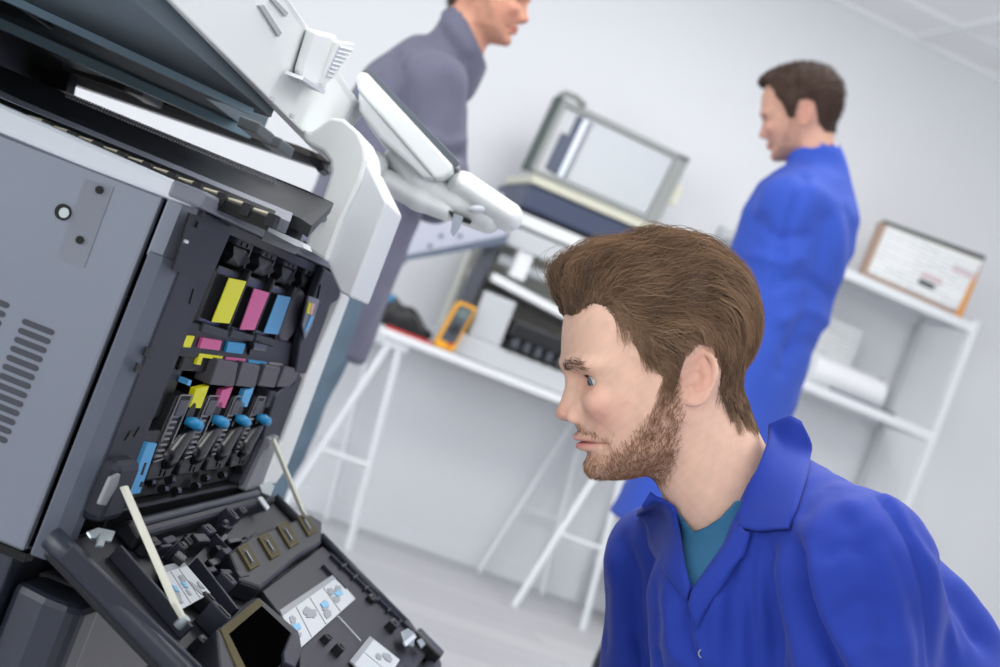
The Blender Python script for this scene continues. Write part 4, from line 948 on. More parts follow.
# ------------------------------------------------------------------ the kneeling young man in blue
DM = 1.55; VM = view_frame(650, 350, DM); KM = DM * 100 / F
def LM(px, py, z=0.0): s = 1 - z / (DM * 100); return np.array([(px - 650) * KM * s, (350 - py) * KM * s, z])
foot_w = VM[0] + np.array([.25, -.12, 0]); foot_w[2] = 0
man = empty('person', tuple(foot_w), label='bearded young man in a blue work jacket kneeling in front of the open printer', cat='person')
HR = rot('Y', 8)                       # the face turns a little towards the camera
hv, hq = surface_nets(head_fn(), (-10.8, -21, -9.2), (17.5, 10.6, 9.2), .135, 1)
hN = vnormals(hv, hq)
base_skin = srgb(234, 193, 171)
def to_world(v): return place(v, HR, VM[0], VM[1])
body = build('body', (to_world(hv), hq), skin_mat('skin_young'), man, smooth=True, world=True)
set_colors(body, skin_colors(hv, hN, base_skin, srgb(150, 108, 84), .62, srgb(206, 132, 128), .31))
# eyes
def eye_mesh(c, r, look):
    look = np.array(look, float); look /= np.linalg.norm(look); up = np.array([0, 1.0, 0]); e1 = np.cross(up, look); e1 /= np.linalg.norm(e1); e2 = np.cross(look, e1)
    vs, fs, cols = [], [], []; th = [0, 6, 11, 12, 20, 27, 29, 40, 60, 90, 130, 180]
    for i, t in enumerate(th):
        t_ = math.radians(t); rr = r * (1.0 + (.05 if t < 27 else 0))
        for k in range(24):
            a = 2 * math.pi * k / 24; vs.append(c + rr * (look * math.cos(t_) + (e1 * math.cos(a) + e2 * math.sin(a)) * math.sin(t_)))
            cols.append(srgb(12, 14, 18) if t <= 11 else (srgb(112, 134, 152) if t <= 22 else (srgb(70, 84, 98) if t <= 27 else srgb(226, 218, 214))))
    fs = [(i * 24 + k, i * 24 + (k + 1) % 24, (i + 1) * 24 + (k + 1) % 24, (i + 1) * 24 + k) for i in range(len(th) - 1) for k in range(24)]
    return np.array(vs), np.array(fs)[:, ::-1], np.array(cols)
M_eye = mat('eye', (.8, .8, .8), .06, attr='tint', spec=.6, coat=.5)
for s in (1, -1):
    v, f, cc = eye_mesh(np.array([-5.95, -2.98, 3.1 * s]), 1.22, (-1, -.28, .16 * s + .06)); o = build('eye', (to_world(v), f), M_eye, man, smooth=True, world=True); set_colors(o, cc)

# ---- hair: a dark under-cap plus combed strands
hairline = [(-8.9, 4.4), (-8.6, 3.7), (-7.0, 4.7), (-5.8, 4.3), (-5.0, 3.4), (-3.9, 2.4), (-3.3, .9), (-1.9, -.3), (-1.1, -1.8), (-.6, -3.6), (.5, -4.2), (.9, -2.4), (1.0, -.5), (1.5, .7), (3.4, 1.0), (5.1, .3), (5.5, -2.2), (5.6, -3.8), (6.4, -5.4), (7.8, -6.9), (10.0, -7.5), (13, -6.6), (13, 12), (-12, 12), (-12, 4.6)]
def hair_w(v):
    d = poly2(v[:, 0], v[:, 1], hairline); return np.clip(.5 - d / .7, 0, 1)
hw = hair_w(hv)
# thickness of the combed mass over the scalp
def thick(p):
    x, y = p[:, 0], p[:, 1]
    t = 2.6 * np.clip((y - 3) / 4.5, 0, 1) + .85
    t = t + 3.1 * np.exp(-(((x + 9.6) / 2.6) ** 2 + ((y - 4.5) / 2.3) ** 2)) - 1.0 * np.exp(-(((x + 6.5) / 3.0) ** 2 + ((y - 8.5) / 2.2) ** 2)) + .25 * vnoise(p, 77, .8) - .3 * np.exp(-((x - 4) / 3) ** 2) * np.clip((y - 5) / 3, 0, 1)
    t = t * (1 - .42 * np.clip((x - 3) / 4, 0, 1))
    t = t * np.interp(y, [-9, -4, 0, 3], [.55, .75, .85, 1])
    d = -poly2(x, y, hairline); return t * np.clip(d / 1.6 + .12, .08, 1)
def flow(p, s):
    """comb direction at p (n,3), s in 0..1 along the strand"""
    x, y = p[:, 0], p[:, 1]
    ang = np.interp(y, [-8, -4, -1, 2, 5, 8, 11], [-78, -66, -44, -26, -8, 6, 4])
    ang = ang + 14 * np.exp(-((x - 1) / 3.5) ** 2) * np.clip((y - 3) / 4, 0, 1) - np.clip(x - 3, 0, 9) * 7.0
    front = np.clip((-5.5 - x) / 2.5, 0, 1) * np.clip((y - 2.2) / 1.5, 0, 1)
    ang = ang * (1 - front) + front * (192 - 238 * s)
    side = np.exp(-(((x + 3.0) / 2.2) ** 2 + ((y - 1.0) / 2.2) ** 2)); ang = ang - 28 * side
    back = np.clip((x - .5) / 3, 0, 1) * np.clip((-y + .5) / 2, 0, 1); ang = ang * (1 - back) + (-72) * back
    a = np.radians(ang); return np.stack([np.cos(a), np.sin(a), np.zeros_like(a)], 1)
from mathutils.bvhtree import BVHTree
def make_bvh(v, q): return BVHTree.FromPolygons([tuple(p) for p in v], [tuple(int(i) for i in f) for f in q])
coarse_v, coarse_q = surface_nets(head_fn(neck=True), (-10.8, -21, -9.6), (17.5, 10.6, 9.6), .45, 2)
bvh = make_bvh(coarse_v, coarse_q)
def grow(n, seed, length, weight, steps=13, lift=1.0, rad=.034, jit=9):
    rs = np.random.RandomState(seed); p0, n0 = sample_surface(hv, hq, weight, n, seed + 1)
    keep = (p0[:, 2] > -7.8); p0, n0 = p0[keep], n0[keep]; n = len(p0)
    T = thick(p0); lay = (.22 + .78 * rs.rand(n) ** .6) * lift * (1 + .16 * vnoise(p0, 24, 1.3)); L = length(p0, rs); ds = L / steps
    ja = np.radians(rs.normal(0, jit, n)); cl = vnoise(p0, 21, .8) * .42 + vnoise(p0, 22, 2.2) * .34
    path = np.empty((n, steps + 1, 3)); path[:, 0] = p0 - n0 * .1; cur = p0.copy()
    for i in range(steps):
        s = (i + 1) / steps; d = flow(cur, np.full(n, s)); a = ja * (.4 + s) + cl + .42 * np.sin(s * 5 + 9 * vnoise(p0, 23, .55)) * .8
        d = np.stack([d[:, 0] * np.cos(a) - d[:, 1] * np.sin(a), d[:, 0] * np.sin(a) + d[:, 1] * np.cos(a), d[:, 2]], 1)
        q = cur + d * ds[:, None]
        tgt = T * lay * min(1, .25 + 1.5 * s) * (1 - .25 * s * s)
        for j in range(n):                                   # ride on a shell above the scalp
            loc_, nn, _i, dist = bvh.find_nearest(tuple(q[j]))
            if loc_ is None: continue
            g = tgt[j] + .10
            if p0[j, 0] < -6.2 and p0[j, 1] > 2.4: g *= 1.15
            q[j] = np.array(loc_) + np.array(nn) * g * 1.0 if dist < 6 else q[j]
        ein = (((q[:, 0] - 2.8) / 1.9) ** 2 + ((q[:, 1] + 2.7) / 3.2) ** 2 < 1) & (np.abs(q[:, 2]) > 5); q[ein] = cur[ein] + 1e-4
        q = cur + (q - cur) * np.minimum(1, (ds * 1.25 / np.maximum(np.linalg.norm(q - cur, axis=1), 1e-6)))[:, None]
        cur = q; path[:, i + 1] = cur
    for _ in range(2): path[:, 1:-1] = .5 * path[:, 1:-1] + .25 * (path[:, :-2] + path[:, 2:])
    K = max(60, n // 22); g = rs.choice(n, K, replace=False); D2 = ((p0[:, None, :] - p0[None, g, :]) ** 2).sum(2); near = D2.argmin(1); gi = g[near]
    tt = np.linspace(0, 1, steps + 1)[None, :, None]; k_ = (.82 * tt ** .8) * rs.uniform(.5, 1, n)[:, None, None]
    off = (p0 - p0[gi])[:, None, :] * (1 - .75 * tt); tgt_ = path[gi] + off * .8; same = D2.min(1) < 1.2
    path = np.where(same[:, None, None], path * (1 - k_) + tgt_ * k_, path)
    ctone = rs.rand(K)[near]
    r = rad * (1 - .75 * np.linspace(0, 1, steps + 1) ** 2)[None, :] * rs.uniform(.7, 1.25, n)[:, None]
    tone = rs.rand(n) * .25 + .3 * (vnoise(p0, 31, 1.5) * .5 + .5) + .55 * ctone - .05
    return path, r, tone
def hair_len(p, rs):
    L = np.interp(p[:, 1], [-8, -3, 0, 3, 6, 10], [1.8, 2.8, 3.4, 5.0, 7.5, 8.0]); L = np.where(p[:, 0] < -5, L * 1.05, L)
    sb = (p[:, 0] < 3) & (p[:, 1] < -.5); L = np.where(sb, 1.3, L); return L * rs.uniform(.75, 1.15, len(p))
M_hair = hair_mat('hair_brown', 0, 0)
def strand_object(name, sets, c0, c1, parent, m, xf):
    Vs, Qs, Cs, off = [], [], [], 0
    for path, r, tone in sets:
        V, Q = strands_mesh(path, r); m_ = path.shape[1]
        tt = np.repeat(tone, m_ * 3); al = np.tile(np.repeat(np.linspace(0, 1, m_), 3), len(path))
        k = np.clip(tt * .75 + .3 * al, 0, 1)[:, None]; Cs.append(np.array(c0) * (1 - k) + np.array(c1) * k)
        Vs.append(V); Qs.append(Q + off); off += len(V)
    V = np.concatenate(Vs); o = build(name, (xf(V), np.concatenate(Qs)), m, parent, smooth=True, world=True); set_colors(o, np.concatenate(Cs)); return o
# under-cap follows the scalp, raised by most of the thickness
cm = hw[hq].mean(1) > .45
capv = hv + hN * (np.clip(thick(hv), 0, 9) * (.12 + .42 * np.clip((-poly2(hv[:, 0], hv[:, 1], hairline) - .6) / 3.5, 0, 1)) * np.clip(hw * 1.4 - .25, 0, 1) * (1 + .10 * vnoise(hv, 41, 1.6)))[:, None]
q_ = hq[cm]; used = np.unique(q_); remap = -np.ones(len(hv), int); remap[used] = np.arange(len(used)); cv_, cq_ = capv[used], remap[q_]
cv_ = relax(relax(relax(cv_, cq_), cq_), cq_)
hair = build('hair', (to_world(cv_), cq_), mat('hair_under', srgb(82, 61, 45), .7, bump=.6, bscale=500), man, smooth=True, world=True)
HS = 1.0
front_w = hw * np.clip((-2.5 - hv[:, 0]) / 2, 0, 1) * np.clip((hv[:, 1] - 1.5) / 1, 0, 1)
rim_w = hw * np.exp(-(poly2(hv[:, 0], hv[:, 1], hairline) / .9) ** 2) * (hv[:, 0] < 1) * (hv[:, 1] > -2)
gap_w = hw * np.exp(-(((hv[:, 0] + 4.6) / 2.2) ** 2 + ((hv[:, 1] - 5.0) / 2.0) ** 2))
sets = [grow(12500, 100, hair_len, hw), grow(3600, 190, lambda p, rs: rs.uniform(1.5, 5.5, len(p)), gap_w, lift=.75, jit=18), grow(4200, 150, lambda p, rs: rs.uniform(3.5, 8.5, len(p)), front_w, jit=14), grow(3600, 170, lambda p, rs: rs.uniform(1.6, 4.5, len(p)), rim_w, lift=.8, jit=14), grow(2600, 200, hair_len, hw * np.clip((hv[:, 1] - 2) / 4, 0, 1), lift=1.08, jit=16, rad=.028)]
strand_object('hair_strands', sets, srgb(48, 35, 27), srgb(172, 137, 106), man, M_hair, to_world)
# ---- beard, brows
bw = beard_mask(hv) * (hv[:, 2] > -5)
def bristle(n, seed, w, length, dirf, rad, c0, c1, name, out=.35):
    rs = np.random.RandomState(seed); p, nn = sample_surface(hv, hq, w, n, seed); d = dirf(p, rs); L = length(p, rs)
    d = d - nn * (d * nn).sum(1)[:, None]; d /= np.linalg.norm(d, axis=1)[:, None]
    ts = np.linspace(0, 1, 4); path = np.stack([p + (d * (t * L)[:, None] + nn * (out * L * (t - .45 * t * t))[:, None]) for t in ts], 1)
    r = rad * (1 - .7 * ts)[None] * np.ones((len(p), 1)); return strand_object(name, [(path, r, rs.rand(len(p)))], c0, c1, man, M_hair, to_world)
def bdir(p, rs):
    a = np.radians(np.interp(p[:, 0], [-7, -4, 0, 3], [-70, -62, -88, -95]) + rs.normal(0, 24, len(p))); return np.stack([np.cos(a) - .35, np.sin(a), .15 * np.sign(p[:, 2]) + rs.normal(0, .15, len(p))], 1)
bristle(4600, 300, bw ** 1.3, lambda p, rs: rs.uniform(.35, .95, len(p)) * np.where(p[:, 0] < -5, .8, 1), bdir, .019, srgb(96, 66, 48), srgb(188, 142, 104), 'beard')
def brow_w(v):
    z = np.abs(v[:, 2]); yc = np.interp(z, [.9, 2.6, 4.4, 5.4], [-1.75, -1.35, -1.25, -1.7]); return np.exp(-(((v[:, 1] - yc) / .34) ** 2)) * np.clip((z - .8) / .5, 0, 1) * np.clip((5.4 - z) / .8, 0, 1) * (v[:, 0] < -4.5)
bristle(480, 310, brow_w(hv), lambda p, rs: rs.uniform(.5, .9, len(p)), lambda p, rs: np.stack([np.full(len(p), .5), .25 - .1 * np.abs(p[:, 2]) + rs.normal(0, .12, len(p)), np.sign(p[:, 2])], 1), .024, srgb(92, 68, 52), srgb(140, 106, 80), 'eyebrows', .2)
def lash_w(v):
    dz = (np.abs(v[:, 2]) - 3.1); dy = v[:, 1] + 2.98; r = np.sqrt((v[:, 0] + 5.95) ** 2 + dy ** 2 + dz ** 2)
    edge = .52 * np.sqrt(np.clip(1 - ((dz - .22) / 1.42) ** 2, 0, 1)); return np.exp(-(((dy - edge - .02) / .08) ** 2)) * (r < 1.47) * (r > 1.2) * (v[:, 0] < -5.7)
bristle(130, 320, lash_w(hv), lambda p, rs: rs.uniform(.3, .5, len(p)), lambda p, rs: np.stack([-1 + 0 * p[:, 0], .1 + 0 * p[:, 0], .2 * np.sign(p[:, 2])], 1), .014, srgb(40, 28, 22), srgb(60, 44, 36), 'eyelashes', .5)
# ------------------------------------------------------------------ his clothes, modelled over the body
def frame_of(C0, dirpx, SN, SF):
    T = np.array([dirpx[0], -dirpx[1], dirpx[2]], float); T /= np.linalg.norm(T)
    Wd = SN - SF; Wd = Wd - T * (Wd @ T); Wd /= np.linalg.norm(Wd); Nf = np.cross(T, Wd); return T, Wd, Nf
SN, SF = LM(845, 566, 12), LM(679, 562, -17); C0 = LM(799, 556, -4)
T_, W_, N_ = frame_of(C0, (.42, .90, 0), SN, SF)
if N_[0] > 0: N_ = -N_
EL, WR = LM(852, 860, 15), LM(700, 1010, 17)
ELf, WRf = LM(655, 840, -24), LM(560, 1000, -8)
def jacket_base(x, y, z):
    dx, dy, dz = x - C0[0], y - C0[1], z - C0[2]
    t = dx * T_[0] + dy * T_[1] + dz * T_[2]; w = dx * W_[0] + dy * W_[1] + dz * W_[2]; n = dx * N_[0] + dy * N_[1] + dz * N_[2]
    a = np.interp(t, [-12, -8, -4, 0, 6, 15, 30, 46], [3, 7, 11.5, 15, 17, 18.0, 17.0, 18.0])
    b = np.interp(t, [-12, -8, -3, 3, 15, 30, 46], [3, 6.5, 9.0, 11.2, 12.6, 12.2, 12.5])
    no = np.interp(t, [-12, 0, 12, 46], [3.0, 1.0, -.6, 0])
    f = (np.sqrt((w / a) ** 2 + ((n - no) / b) ** 2) - 1) * b * .9
    f = smax(f, t - 48, 2.0); f = smax(f, -t - 12, 2.0)
    f = smin(f, cap(x, y, z, LM(765, 492, -3), SN, 5.0, 6.9), 4.0)
    f = smin(f, cap(x, y, z, LM(712, 520, -7), SF, 4.5, 6.2), 4.0)
    f = smin(f, cap(x, y, z, LM(725, 600, 2), LM(745, 720, 0), 8, 10), 6.0)
    f = smin(f, cap(x, y, z, SN, EL, 6.9, 6.6), 2.6)
    f = smin(f, cap(x, y, z, EL, WR, 6.6, 4.4), 2.5)
    f = smin(f, cap(x, y, z, SF, ELf, 6.2, 6.2), 2.6)
    f = smin(f, cap(x, y, z, ELf, WRf, 6.2, 4.4), 2.5)
    return f
def px_of(x, y, z):
    s = 1 - z / (DM * 100); return 650 + x / (KM * s), 350 - y / (KM * s)
VP = [(673, 508), (677, 560), (683, 590), (700, 566), (718, 541), (729, 518), (743, 484), (757, 455), (772, 436), (792, 420), (770, 370), (640, 380), (648, 488)]
def vregion(x, y, z): px, py = px_of(x, y, z); return poly2(px, py, VP) * KM
def jacket_fn(x, y, z):
    f = jacket_base(x, y, z)
    v = np.maximum(vregion(x, y, z), -z - 9)
    return np.maximum(f, -np.maximum(v, -(f + 1.6)))
def drape(px, py, fn, off=.35, zr=(26, -26)):
    zs = np.linspace(zr[0], zr[1], 260); pts = np.array([LM(px, py, z) for z in zs]); v = fn(pts[:, 0], pts[:, 1], pts[:, 2])
    i = np.argmax(v < 0); i = i if v[i] < 0 else len(zs) // 2; return zs[i] + off
FOLDS = [  # px polyline, height cm (negative = crease), width cm
    ([(776, 530), (781, 568), (790, 610), (806, 648), (822, 680), (850, 760)], -1.7, .9), ([(792, 540), (799, 580), (812, 620), (832, 660), (850, 700)], .7, 1.5),
    ([(760, 536), (757, 576), (764, 618), (770, 680)], -.6, .8), ([(768, 540), (769, 590), (778, 640), (790, 690)], .5, .8), ([(746, 538), (740, 580), (742, 635), (746, 680)], -.45, .7),
    ([(728, 560), (722, 600), (722, 660)], -.35, .8), ([(752, 545), (749, 590), (753, 650)], .35, .7), ([(712, 585), (706, 625), (708, 680)], .35, .9),
    ([(813, 455), (857, 488), (884, 528), (899, 568), (911, 618), (917, 667), (925, 720)], -.32, .32), ([(822, 456), (864, 488), (892, 528), (907, 568), (920, 618), (926, 667)], .42, .7),
    ([(945, 568), (970, 610), (995, 654)], .7, .7), ([(932, 572), (955, 612), (978, 655)], -.7, .8), ([(905, 545), (928, 600), (945, 660)], .5, .8), ([(895, 590), (902, 640), (905, 690)], -.35, .8),
    ([(840, 500), (868, 560), (885, 620), (890, 680)], .35, 1.6), ([(815, 500), (845, 545), (862, 600), (868, 670)], -.4, 1.3), ([(850, 520), (880, 575), (893, 640)], -.3, .9),
    ([(784, 520), (803, 488), (832, 482)], -.4, .8), ([(792, 535), (815, 508), (845, 505)], .3, .9), ([(800, 560), (825, 545), (850, 555)], -.3, 1.0), ([(812, 620), (835, 600), (865, 612)], -.3, 1.0), ([(825, 660), (850, 640), (880, 650)], .3, 1.0),
    ([(635, 538), (643, 589), (649, 635), (652, 680)], -.6, .7), ([(626, 545), (629, 600), (636, 667)], .4, .9), ([(655, 590), (662, 630), (668, 667)], .4, .8), ([(645, 560), (652, 600), (661, 640)], -.35, .7), ([(622, 580), (616, 620), (618, 660)], -.4, .8),
    ([(680, 602), (680, 635), (691, 670)], -.45, .30), ([(688, 604), (689, 635), (700, 670)], .25, .5), ([(664, 605), (668, 640), (678, 670)], .3, .6),
    ([(643, 639), (651, 655), (657, 680)], -.4, .25), ([(870, 480), (905, 530), (925, 570)], .25, .8), ([(880, 500), (915, 560), (935, 600), (955, 650)], -.3, .7),
    ([(850, 760), (868, 800), (880, 830)], -.8, 1.2), ([(820, 780), (850, 810), (890, 820)], -.8, 1.2), ([(810, 820), (845, 845), (890, 850)], .7, 1.2)]
def displace(v, q, folds, seed, ns=.15, zmin=.05):
    N = vnormals(v, q); px, py = px_of(v[:, 0], v[:, 1], v[:, 2]); h = np.zeros(len(v))
    for pts, amp, wd in folds:
        p = spl(pts, 24); d = None; tt = None
        for i in range(len(p) - 1):
            a, b = p[i], p[i + 1]; e = b - a; t = np.clip(((px - a[0]) * e[0] + (py - a[1]) * e[1]) / (e @ e), 0, 1)
            dd_ = np.hypot(px - a[0] - e[0] * t, py - a[1] - e[1] * t); g = (i + t) / (len(p) - 1)
            if d is None: d, tt = dd_, g
            else: k = dd_ < d; d = np.where(k, dd_, d); tt = np.where(k, g, tt)
        taper = np.clip(tt * 5 + .25, 0, 1) * np.clip((1 - tt) * 4 + .15, 0, 1); h += 1.35 * amp * taper * np.exp(-(d * KM / wd) ** 2)
    wz = np.clip((N[:, 2] - zmin) / .3, 0, 1); h = h * wz + ns * vnoise(v, seed, .35) + ns * .5 * vnoise(v, seed + 1, .9)
    return v + N * h[:, None]
def man_world(v): return (v / 100) @ VM[1].T + VM[0]
M_blue = mat('royal_blue_twill', srgb(14, 50, 156), .8, bump=.25, bscale=1400, sheen=.08, var=.04, vscale=6)
M_bluein = mat('royal_blue_inside', srgb(30, 44, 120), .85)
jv, jq = surface_nets(jacket_fn, (-13, -72, -34), (46, -6, 27), .5, 2)
jv = displace(jv, jq, FOLDS, 50)
jacket = build('jacket', (man_world(jv), jq), M_blue, man, smooth=True, world=True)
# T-shirt in the opening of the jacket
SP = [(664, 500), (677, 512), (691, 532), (704, 526), (716, 517), (731, 500), (748, 500), (735, 560), (700, 610), (668, 600)]
def tee_fn(x, y, z):
    px, py = px_of(x, y, z); f = smin(jacket_base(x, y, z) + .75, cap(x, y, z, (8.2, -15, -.7), (10.4, -19.5, -1.0), 6.2, 6.9) , 1.0)
    return np.maximum(np.maximum(f, -(f + 1.2)), np.maximum(poly2(px, py, SP) * KM, -z - 10))
tv, tq = surface_nets(tee_fn, (-2, -30, -11), (14, -13, 12), .2, 1)
build('tshirt', (man_world(tv), tq), mat('teal_jersey', srgb(44, 104, 142), .85, bump=.2, bscale=1200), man, smooth=True, world=True)
# collar leaves and lapels: sheets laid on the jacket, with real thickness
def sheet(name, rails, nu, nv, m, offs, parent, thick_=.0035, zabs=None, fn=jacket_base):
    """rails: list of px polylines (same length order) from inner to outer edge"""
    R_ = [spl(r, nu) for r in rails]; G = []
    for j in np.linspace(0, 1, nv):
        s = j * (len(R_) - 1); i = min(int(s), len(R_) - 2); t = s - i; row = R_[i] * (1 - t) + R_[i + 1] * t
        o_ = np.interp(j, np.linspace(0, 1, len(offs)), offs)
        zz = np.array([(drape(p[0], p[1], fn, o_) if len(p) < 3 else p[2]) for p in row]); G.append([row, zz])
    Z = np.array([g[1] for g in G])
    for _ in range(3):
        Zp = np.pad(Z, 1, mode='edge'); Z = (Zp[1:-1, 1:-1] * 2 + Zp[:-2, 1:-1] + Zp[2:, 1:-1] + Zp[1:-1, :-2] + Zp[1:-1, 2:]) / 6
    V = np.array([[LM(p[0], p[1], z) for p, z in zip(g[0], zr_)] for g, zr_ in zip(G, Z)]).reshape(-1, 3)
    Q = np.array([(i * nu + j, (i + 1) * nu + j, (i + 1) * nu + j + 1, i * nu + j + 1) for i in range(nv - 1) for j in range(nu - 1)])
    return build(name, (man_world(V), Q), m, parent, smooth=True, solid=thick_, world=True)
col_fn = lambda x, y, z: smin(jacket_base(x, y, z), cap(x, y, z, (6.5, -11.5, -.5), (10.2, -18.5, -1.0), 6.6, 6.9, (1, 1, .95)), 1.0)
sheet('collar', [[(768, 424), (766, 438), (757, 457), (744, 484), (733, 510), (731, 527)], [(789, 415), (785, 446), (773, 472), (762, 497), (752, 517), (748, 530)], [(800, 421), (811, 446), (804, 467), (793, 488), (784, 508), (777, 522), (775, 527)]],
      26, 12, M_blue, [.7, 1.2, .75], jacket, fn=col_fn)
sheet('lapel', [[(731, 520), (722, 537), (706, 560), (692, 578), (683, 590), (680, 603)], [(736, 530), (731, 549), (719, 567), (703, 586), (690, 602), (683, 618)], [(742, 532), (733, 556), (729, 558), (712, 585), (697, 606), (687, 628)]],
      22, 8, M_blue, [.5, .9, .45], jacket, fn=col_fn)
sheet('collar', [[(650, 492), (660, 499), (672, 508), (676, 528), (678, 560), (682, 588)], [(646, 498), (654, 507), (664, 517), (667, 535), (669, 562), (680, 592)], [(642, 507), (648, 515), (655, 527), (657, 548), (660, 572), (679, 600)]],
      22, 8, M_blue, [.5, .8, .4], jacket, fn=col_fn)
pzb = drape(693.4, 652, jacket_base, 0.25); cb = LM(693.4, 652, pzb)
sn = build('snap_button', (man_world(np.array(MB().tube([cb - (0, 0, .25), cb + (0, 0, .15)], [.55, .5], 20).v)), MB().tube([cb - (0, 0, .25), cb + (0, 0, .15)], [.55, .5], 20).f), M_blue, jacket, world=True)
rg = MB().tube([cb + (.42 * math.cos(a), .42 * math.sin(a), .2) for a in np.linspace(0, 6.283, 20)], .07, 6); build('snap_ring', (man_world(np.array(rg.v)), rg.f), M_metal, sn, world=True)
# trousers, shoes and hands, mostly below the picture
HIP = C0 + T_ * 44
def Wp(p): return (np.array(p, float) - VM[0]) @ VM[1] * 100      # world -> working cm
hipw = man_world(HIP); fwd = np.array([-.80, .35, 0]); fwd /= np.linalg.norm(fwd); latw = np.array([fwd[1], -fwd[0], 0])
def leg(s):
    h = hipw + latw * .09 * s; kn = hipw + fwd * .36 + latw * .13 * s; kn[2] = .07; an = kn - fwd * .40; an[2] = .07
    return Wp(h), Wp(kn), Wp(an)
LG = [leg(1), leg(-1)]
def trousers(x, y, z):
    f = None
    for h, k, a in LG:
        q = smin(cap(x, y, z, h, k, 9.0, 6.5), cap(x, y, z, k, a, 6.3, 4.6), 2.0); f = q if f is None else smin(f, q, 3.0)
    return smin(f, cap(x, y, z, HIP - T_ * 3, (LG[0][0] + LG[1][0]) / 2, 13, 12), 4.0)
pts_all = np.array([p for l in LG for p in l] + [HIP]); lo_, hi_ = pts_all.min(0) - 15, pts_all.max(0) + 15
v_, q_ = surface_nets(trousers, lo_, hi_, 1.1, 2)
build('trousers', (man_world(v_), q_), mat('dark_navy_cloth', srgb(30, 34, 48), .85), man, smooth=True, world=True)
for h, k, a in LG:
    toe = a - Wp(VM[0] + fwd) * .0; ft = Wp(man_world(a) - fwd * .14 - np.array([0, 0, .0])); 
    v_, q_ = surface_nets(lambda x, y, z: smin(cap(x, y, z, a, ft, 4.4, 4.0), ell(x, y, z, ft, (5, 5, 5)), 1.5), np.minimum(a, ft) - 8, np.maximum(a, ft) + 8, .8, 2)
    build('shoe', (man_world(v_), q_), M_ink, man, smooth=True, world=True)
def hand_fn(w0, fdir, up_, s):
    fdir = fdir / np.linalg.norm(fdir); sd = np.cross(fdir, up_); sd /= np.linalg.norm(sd); up2 = np.cross(sd, fdir)
    pc_ = w0 + fdir * 5.5
    fing = []
    for i, (o_, L_) in enumerate(((-2.9, 6.6), (-1.0, 7.6), (.95, 7.1), (2.8, 5.6))):
        a = w0 + fdir * 8.6 + sd * o_; b = a + fdir * L_ * .45 - up2 * .6; c = b + fdir * L_ * .3 - up2 * 1.3; d = c + fdir * L_ * .2 - up2 * 1.4; fing.append([a - fdir * 2, a, b, c, d])
    th = [w0 + fdir * 2.5 + sd * s * 2.2, w0 + fdir * 5.2 + sd * s * 4.6 - up2 * .8, w0 + fdir * 7.8 + sd * s * 5.3 - up2 * 1.5]
    def fn(x, y, z):
        f = smin(cap(x, y, z, w0 - fdir * 3, w0 + fdir * 1, 2.7, 2.7), cap(x, y, z, w0 + fdir * 2.5, w0 + fdir * 7.4, 2.5, 2.6), 1.5)
        for o_ in (-2.2, -.8, .8, 2.2): f = smin(f, cap(x, y, z, w0 + fdir * 3 + sd * o_ * .6, w0 + fdir * 8 + sd * o_ * 1.15, 1.4, 1.15), .8)
        g = None
        for fg in fing:
            q = chain(x, y, z, fg, [1.0, .92, .86, .8, .68], .3); g = q if g is None else np.minimum(g, q)
        return smin(smin(f, g, .5), chain(x, y, z, th, [1.4, 1.1, .85], .5), .5)
    allp = np.array([p for fg in fing for p in fg] + th + [w0 - fdir * 4]); return fn, allp.min(0) - 4, allp.max(0) + 4
for w0, e0, s in ((WR, EL, -1), (WRf, ELf, 1)):
    fn, lo_, hi_ = hand_fn(w0 + (w0 - e0) / np.linalg.norm(w0 - e0) * 4, w0 - e0, np.array([.2, .9, .3]), s)
    v_, q_ = surface_nets(fn, lo_, hi_, .35, 1); o = build('hand', (man_world(v_), q_), MATS['skin_young'], man, smooth=True, world=True); set_colors(o, np.tile(base_skin, (len(v_), 1)))
